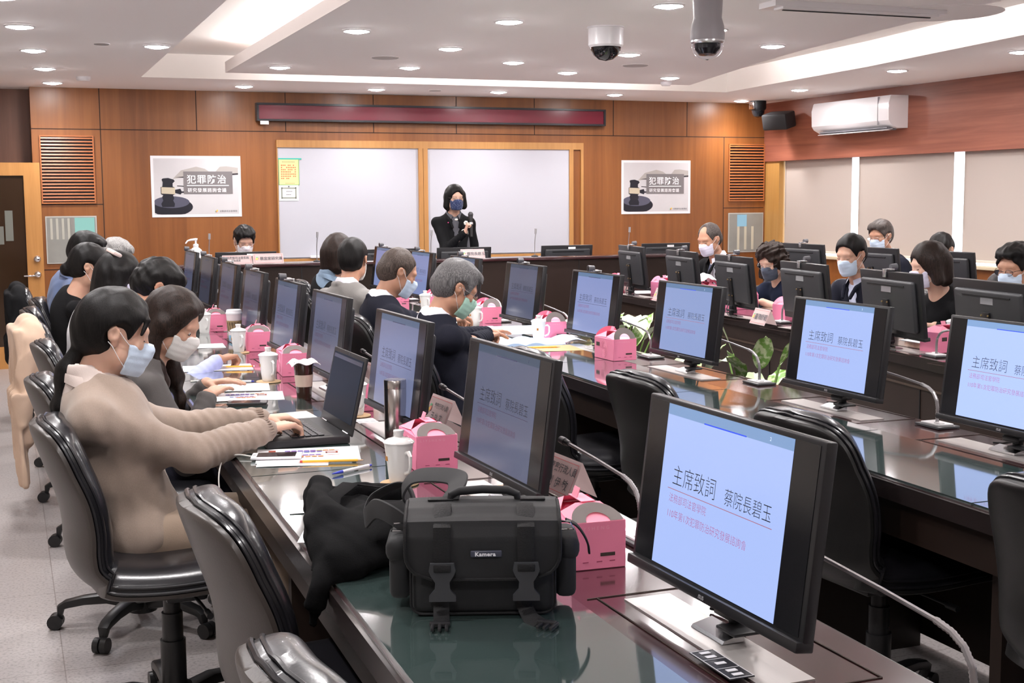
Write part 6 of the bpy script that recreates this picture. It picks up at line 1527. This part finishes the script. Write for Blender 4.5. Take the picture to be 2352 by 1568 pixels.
stick('pencil', 'yellow pencil held by the man in pale blue', 'pencil', (1.005, 5.74), (.875, 5.78), .0038, PC, z=G + .012, grp=gp)
person('woman with glasses, a hair clip and a white mask in a white top', .34, 6.80, 0, (.52, 6.66, 1.125), bw=.86, hpitch=14, hyaw=-6, skin=SK3, wr=(.66, 6.6, .80), wl=(.68, 6.85, .80), hands=('flat', 'flat'),
       top='sweater', topcol=cloth('top_white', (.66, .65, .66)), hair='bobclip', mask=mk_lav(), glasses='silver', sh=.143, loose=.01)
person('woman in black with her hair in a low bun and earrings', .34, 7.62, 0, (.43, 7.50, 1.14), bw=.86, hpitch=14, hyaw=-8, skin=SK1, top='sweater', topcol=black_c(), hair='bun', mask=mk_lav(), sh=.140, wr=(.64, 7.6, .80), wl=(.64, 7.8, .80), hands=('flat', 'flat'))
person('man in a denim-blue shirt with short dark hair near the door', .36, 8.45, 0, (.46, 8.25, 1.19), hpitch=20, hyaw=-14, skin=SK2, top='shirt', topcol=cloth('shirt_denim', (.10, .135, .24)), collar=cloth('shirt_denim', (.10, .135, .24)), hair='parted', mask=mk_blue(), sh=.172, wr=(.64, 8.4, .80), wl=(.64, 8.7, .80), hands=('flat', 'flat'), loose=.012)
person('grey-haired person whose hair shows behind the woman with the clip', .40, 9.45, 0, (.70, 9.2, 1.12), hpitch=25, hyaw=0, skin=SK2, top='jacket', topcol=navy(), shirt=white_sh(), hair='thick', hairm=H_SLV(), mask=mk_blue(), wr=(.72, 9.3, .80), wl=(.72, 9.5, .80), hands=('flat', 'flat'))
person('man with glasses and a patterned mask seated at the head counter', 1.92, 11.35, -90, (1.885, 11.08, 1.16), hpitch=24, hyaw=4, skin=SK1, top='jacket', topcol=navy(), shirt=white_sh(), hair='thick', mask=printed('mask_print', (.74, .70, .72), (.75, .40, .28)), glasses='silver', wr=(1.75, 10.95, .80), wl=(2.05, 10.95, .80), hands=('flat', 'flat'))
P = person('standing woman in a black jacket with a navy mask, speaking into a microphone', 3.80, 11.2, -97, (3.775, 11.12, 1.505), bw=.86, hpitch=3, hyaw=8, skin=SK3, stand=True, top='jacket', topcol=black_c(), shirt=cloth('blouse_grey', (.10, .10, .115)), hair='bob', mask=printed('mask_navy', (.030, .045, .12), (.25, .29, .42)), glasses='silver', sh=.150,
       wr=(3.80, 10.93, 1.205), wl=(3.98, 11.02, .86), hands=('grip', 'flat'), trousers=(.012, .012, .014), poleR=(-.3, -.5, -.9), poleL=(-.5, .15, -.6), k=.94)
# what she wears and holds
t_ = P['t']; hd, nb_, fw_, up_ = P['hd'], P['nb'], P['fw'], P['up']
MB().ball(tuple(nb_ + fw_ * .118 + up_ * -.045), (.010, .016, .010), 10).build('pendant', mat('pearl', (.85, .8, .72), .2), t_)
b = MB()
for a in range(6): b.ball(tuple(nb_ + fw_ * .135 + v3(0, .085, -.075) + v3(0, .012 * math.cos(a), .012 * math.sin(a))), .010, 8)
b.build('brooch', mat('brooch_white', (.8, .78, .72), .4), t_)
MB().ball(tuple(nb_ + fw_ * .130 + v3(0, -.075, -.07)), .006, 8).build('pink_pin', mat('pin_pink', (.8, .05, .25), .4), t_)
pc, d2, nr, la = P['hR']
m4 = t_.matrix_basis.copy(); bpy.context.view_layer.update(); m4 = t_.matrix_world
def wpos(p): return m4 @ Vector(tuple(p))
mp_ = P['WR'] + d2 * .075 + nr * .03; top_ = wpos(mp_ + v3(-.01, .0, .125)); bot_ = wpos(mp_ + v3(.02, .0, -.10))
t = thing('handheld_microphone', 'black handheld microphone held by the standing woman', 'microphone', bot_); dv = top_ - bot_
MB().cyl((0, 0, 0), dv * .72, .013, .017).build('body', M_pla, t); MB().cyl(dv * .48, dv * .56, .0185).build('grip_ring', mat('mic_silver', (.7, .7, .72), .3, .5), t); MB().ball(tuple(dv * .86), (.024, .024, .027), 14).cyl(dv * .70, dv * .80, .018, .022).build('grille', mat('mic_head', (.07, .07, .075), .45, .5), t)
MB().tube([tuple(P['WR'] - (P['WR'] - P['ER']) * .02 + v3(0, .029 * math.cos(a), .029 * math.sin(a))) for a in np.linspace(0, 2 * PI, 16)], .004, 6).build('bracelet', mat('bracelet', (.8, .75, .65), .25, .7), t_)

person('woman with short dark brown hair seen from behind, next to the man in grey', 1.97, 8.20, 5, (1.975, 8.12, 1.155), bw=.86, hpitch=8, hyaw=35, skin=SK1, top='sweater', topcol=black_c(), collar=cloth('collar_blue', (.20, .28, .38)), hair='bob', hairm=H_BRN(), sh=.146, wr=(2.35, 8.3, .80), wl=(2.35, 8.5, .80), hands=('flat', 'flat'), eyes=False, mask=mk_white())
person('man in a light grey jacket with thinning black hair, seen from behind', 1.93, 7.42, 32, (1.90, 7.46, 1.148), hpitch=10, hyaw=24, skin=SK2, top='jacket', topcol=cloth('jacket_grey', (.22, .21, .20), var=.15), shirt=white_sh(), hair='short', sh=.160, wr=(2.3, 7.5, .80), wl=(2.25, 7.75, .80), hands=('flat', 'flat'), eyes=False, mask=mk_white())
person('man in a dark suit with grey-brown hair, pale blue mask and joined hands', 1.88, 6.50, 3, (1.90, 6.52, 1.122), hpitch=26, hyaw=-6, skin=SK2, res=.0055, top='jacket', topcol=navy(), shirt=white_sh(), hair='thin', hairm=hair_mat('hair_greybrown', (.055, .040, .033), (.135, .105, .09)), mask=mk_blue(), sh=.165, wr=(2.28, 6.72, .84), wl=(2.30, 6.86, .84), hands=('type', 'type'))
person('grey-haired man in a dark suit with glasses and a green mask pulled down', 1.86, 5.55, 3, (1.885, 5.55, 1.10), hpitch=30, hyaw=-8, skin=SK2, res=.005, top='jacket', topcol=navy(), shirt=white_sh(), hair='parted', hairm=H_GRY(), mask=mk_green(), glasses='silver', sh=.168, wr=(2.26, 5.98, .83), wl=(2.30, 6.1, .83), hands=('pen', 'flat'))
person('balding man in a black suit and striped tie with a white mask', 5.35, 8.95, 187, (5.10, 8.90, 1.175), hpitch=20, hyaw=10, skin=SK2, top='jacket', topcol=black_c(), shirt=white_sh(), tie=cloth('tie_stripe', (.08, .09, .14)), hair='thin', hairm=H_PEP(), mask=mk_lav(), wr=(4.98, 9.0, .80), wl=(4.98, 8.8, .80), hands=('flat', 'flat'))
person('curly-haired woman in a navy dress with a dark mask, arm on the table', 5.20, 7.78, 187, (4.955, 7.78, 1.055), bw=.86, hpitch=22, hyaw=14, skin=SK3, top='dress', topcol=cloth('dress_navy', (.012, .016, .034)), sleeve='cap', hair='curly', hairm=H_BRN(), mask=(cloth('mask_dark', (.07, .085, .12), bump=.1), 'surgical'), glasses='silver', sh=.143, wr=(4.76, 7.92, .79), wl=(4.78, 7.62, .79), hands=('flat', 'flat'), poleL=(.2, .9, -.5), poleR=(.2, -.9, -.5))
person('man in a navy suit with an open pale shirt collar and blue mask', 5.0, 6.70, 187, (4.80, 6.66, 1.145), hpitch=16, hyaw=12, skin=SK1, top='jacket', topcol=navy(), shirt=cloth('shirt_pale', (.60, .64, .80), bump=.1), hair='short', mask=mk_blue(), wr=(4.62, 6.72, .80), wl=(4.64, 6.5, .80), hands=('flat', 'flat'), sh=.165)
person('woman in black with a dark bob cut turned away behind a monitor', 4.98, 5.86, 187, (4.72, 5.84, 1.12), bw=.86, hpitch=14, hyaw=-22, skin=SK3, top='dress', topcol=black_c(), hair='bob', hairm=H_BRN(), mask=mk_lav(), sh=.146, wr=(4.66, 5.9, .80), wl=(4.66, 5.7, .80), hands=('flat', 'flat'))
person('man with tousled black hair, black glasses and a blue mask at the right edge', 4.98, 5.14, 187, (4.72, 5.18, 1.135), hpitch=10, hyaw=4, skin=SK2, top='jacket', topcol=navy(), shirt=white_sh(), hair='thick', mask=mk_blue(), glasses='black', wr=(4.6, 5.2, .80), wl=(4.6, 5.0, .80), hands=('flat', 'flat'))
person('grey-templed man with a side parting and blue mask in front of the blinds', 6.72, 8.55, 187, (6.42, 8.53, 1.187), hpitch=12, hyaw=10, skin=SK2, top='jacket', topcol=navy(), shirt=white_sh(), hair='parted', hairm=H_PEP(), mask=mk_blue(), glasses='silver', extra='parting', wr=(6.3, 8.5, .80), wl=(6.3, 8.3, .80), hands=('flat', 'flat'))
person('man with a clear hair parting bowed low in front of the blinds', 6.80, 7.98, 187, (6.54, 7.95, 1.095), hpitch=42, hyaw=12, skin=SK1, top='jacket', topcol=cloth('jacket_stripe', (.035, .034, .036), var=.3), shirt=white_sh(), hair='parted', mask=mk_blue(), extra='parting', wr=(6.35, 8.0, .80), wl=(6.35, 7.8, .80), hands=('flat', 'flat'))

# ================================================================ coats, cloth bag, plants
def coat(x, y, rz, label, m, zlo, seed, spread=.0, px=0):
    t = thing('coat', label, 'coat', (x, y, 0), rz); f = Field((-.66, -.40, zlo - .06), (-.10, .40, 1.02), .006)
    for i in range(0, 26, 2):
        p = PATH[i]; f.cap((p[0] - .012, -PW[i] * .86, p[1]), (p[0] - .012, PW[i] * .86, p[1]), .046, .046, .03)
    for a_, b_, y0, y1 in ((.34, .90, -.22, .20), (zlo, .60, -.26, .06)):
        c_ = v3(-.385 - .02 * (zlo == a_), (y0 + y1) / 2, (a_ + b_) / 2); f.box(c_, ((.020), (y1 - y0) / 2, (b_ - a_) / 2), .018, .03, Rm=rotm(0, R(-3)))
    f.cap((-.34, -.19, .84), (-.39, -.24, .45), .035, .026, .03); f.cap((-.34, .17, .84), (-.39, .19, .50), .035, .024, .03)
    f.box((-.39, -.02, zlo - .10), (.2, .34, .16), .01, .01, 's', Rm=rotm(0, 0, R(34)))
    Yc = f.ax[1][None, :, None]; Zc = f.ax[2][None, None, :]; m_ = (np.clip((.90 - Zc) / .2, 0, 1) * .020 * (np.abs(np.sin(Yc * 34 + 1.6 * np.sin(Zc * 5 + seed) + Zc * 5)) - .45)).astype(np.float32); f.D += m_
    f.noise(.003, 55, seed, 2, (1, 1, .5)); f.noise(.003, 26, seed + 1, 2, (1, 1, .7)); f.build('cloth', m, t); return t
coat(.42, 6.78, R(4), 'beige trench coat hung over a chair back in the left row', cloth('coat_beige', (.58, .42, .31), bump=.1), .14, 3, .05)
coat(.40, 9.45, R(0), 'black coat hung over the farthest left chair back', black_c(), .45, 8, .15)
coat(.38, 7.85, 0, 'black jacket draped over the chair beyond the beige coat', cloth('coat_charcoal', (.010, .010, .012)), .5, 5, .1) if False else None

t = thing('cloth_bag', 'black soft cloth bag slumped over the table edge beside the camera bag', 'bag', (0, 0, 0))
f = Field((.42, 2.25, .62), (.92, 3.05, 1.0), .0055)
f.ell((.66, 2.60, .80), (.10, .16, .055), .03); f.ell((.60, 2.52, .79), (.05, .10, .05), .03); f.cap((.58, 2.46, .775), (.532, 2.42, .735), .030, .022, .03); f.cap((.532, 2.42, .735), (.528, 2.45, .68), .02, .012, .02)
f.cap((.60, 2.62, .84), (.64, 2.88, .83), .035, .030, .03); f.cap((.64, 2.88, .83), (.86, 2.98, .80), .028, .022, .03); f.ell((.74, 2.58, .82), (.09, .12, .055), .03); f.ell((.70, 2.78, .80), (.09, .10, .04), .03)
f.noise(.008, 30, 9, 3, (1.4, .7, 1.8)); f.noise(.004, 75, 2, 1, (1, .6, 2))
f.box((.9, 2.7, .70), (.345, .6, .0575), .002, .002, 's')
f.build('cloth', cloth('bag_black', (.004, .004, .0045), sheen=0, rough=.95), t)
MB().tube([(.552, 2.47, .775), (.585, 2.56, .83), (.63, 2.70, .865), (.70, 2.82, .865), (.80, 2.90, .83)], 1, 8, flat=(.04, .004)).build('strap', MATS['bag_black'], t)
for p in ((.61, 2.435, .775),): MB().tube([(p[0] + .007 * math.cos(a), p[1], p[2] + .005 * math.sin(a)) for a in np.linspace(0, 2 * PI, 12)], .002, 5).build('metal_ring', M_chrome, t)

# dieffenbachia-like plants in the gap between the tables
def leaf_mat():
    m = bpy.data.materials.new('variegated_leaf'); m.use_nodes = True; nt = m.node_tree; N = nt.nodes; L = nt.links; b = N['Principled BSDF']; b.inputs['Roughness'].default_value = .32
    tc = N.new('ShaderNodeTexCoord'); n = N.new('ShaderNodeTexNoise'); n.inputs['Scale'].default_value = 38; n.inputs['Detail'].default_value = 4; L.new(tc.outputs['Object'], n.inputs['Vector'])
    rp = N.new('ShaderNodeValToRGB'); e = rp.color_ramp.elements; e[0].position = .46; e[0].color = (.17, .36, .05, 1); e[1].position = .58; e[1].color = (.62, .72, .42, 1); L.new(n.outputs['Fac'], rp.inputs[0]); L.new(rp.outputs[0], b.inputs['Base Color'])
    b.inputs['Subsurface Weight'].default_value = .1; return m
LM = leaf_mat(); LM2 = mat('pale_leaf', (.52, .64, .40), .35, var=.25, vscale=30)
def plant(x, y, label, leaves, seed):
    t = thing('potted_plant', label, 'plant', (x, y, 0)); rr = random.Random(seed)
    MB().lathe([(.0001, 0), (.11, 0), (.14, .26), (.15, .28), (.13, .28), (.12, .25), (.0001, .25)], 24, cap=False).build('pot', mat('pot_dark', (.05, .04, .035), .5), t)
    MB().lathe([(.0001, .252), (.122, .252)], 20, cap=False).build('soil', mat('soil', (.03, .02, .012), .9), t)
    for (az, reach, h, L_, wd, droop, m) in leaves:
        c, s_ = math.cos(R(az)), math.sin(R(az)); base = Vector((c * .02, s_ * .02, .26)); tip = Vector((c * reach, s_ * reach, h))
        st = MB().tube([base, base.lerp(tip, .5) + Vector((0, 0, .04)), tip], [.006, .005, .004], 6).build('stem', mat('stem_green', (.22, .38, .10), .5), t)
        dirv = Vector((c, s_, .9 - droop)).normalized()
        def fn(u, v):
            q = tip + Vector((c, s_, 0)) * (L_ * u * (1 - .25 * max(0, .8 - droop))) * (.45 + .5 * min(1, droop + .2)) + Vector((0, 0, 1)) * (L_ * (u * (1.0 - droop) - droop * .9 * u * u))
            w_ = wd * (math.sin(PI * min(1, u * 1.02)) ** .7) * (1.15 - .45 * u); x_ = (v - .5) * 2
            return q + Vector((-s_, c, 0)) * x_ * w_ + Vector((c * .2, s_ * .2, 1)) * (abs(x_) * w_ * .28 + .006 * math.sin(u * 14 + x_ * 3) * abs(x_))
        MB().grid(fn, 14, 8).build('leaf', m, st)
    return t
plant(3.12, 5.02, 'potted plant with one tall speckled leaf, between two bright middle-table monitors', [(155, .10, .80, .26, .055, .0, LM), (250, .10, .74, .20, .05, .1, LM), (200, .08, .70, .20, .05, .25, LM), (300, .12, .76, .24, .055, .15, LM), (330, .10, .74, .2, .05, .2, LM2), (95, .20, .74, .22, .045, .75, LM2), (20, .1, .62, .2, .045, .3, LM), (60, .1, .60, .2, .05, .3, LM2), (275, .16, .60, .22, .05, .5, LM2), (180, .05, .66, .2, .05, .1, LM2)], 1)
plant(3.18, 6.55, 'leafy potted plant behind the pink box on the middle table', [(a, .10 + .05 * ((i * 7) % 3), .66 + .05 * ((i * 5) % 4), .24, .062, .10 + .17 * (i % 4), LM if i % 3 == 0 else LM2) for i, a in enumerate(range(0, 360, 24))], 2)
plant(3.15, 5.85, 'smaller potted plant between the two larger ones', [(a, .08 + .04 * (i % 3), .52 + .05 * (i % 3), .20, .05, .15 + .15 * (i % 4), LM2 if i % 2 else LM) for i, a in enumerate(range(10, 360, 40))], 4)
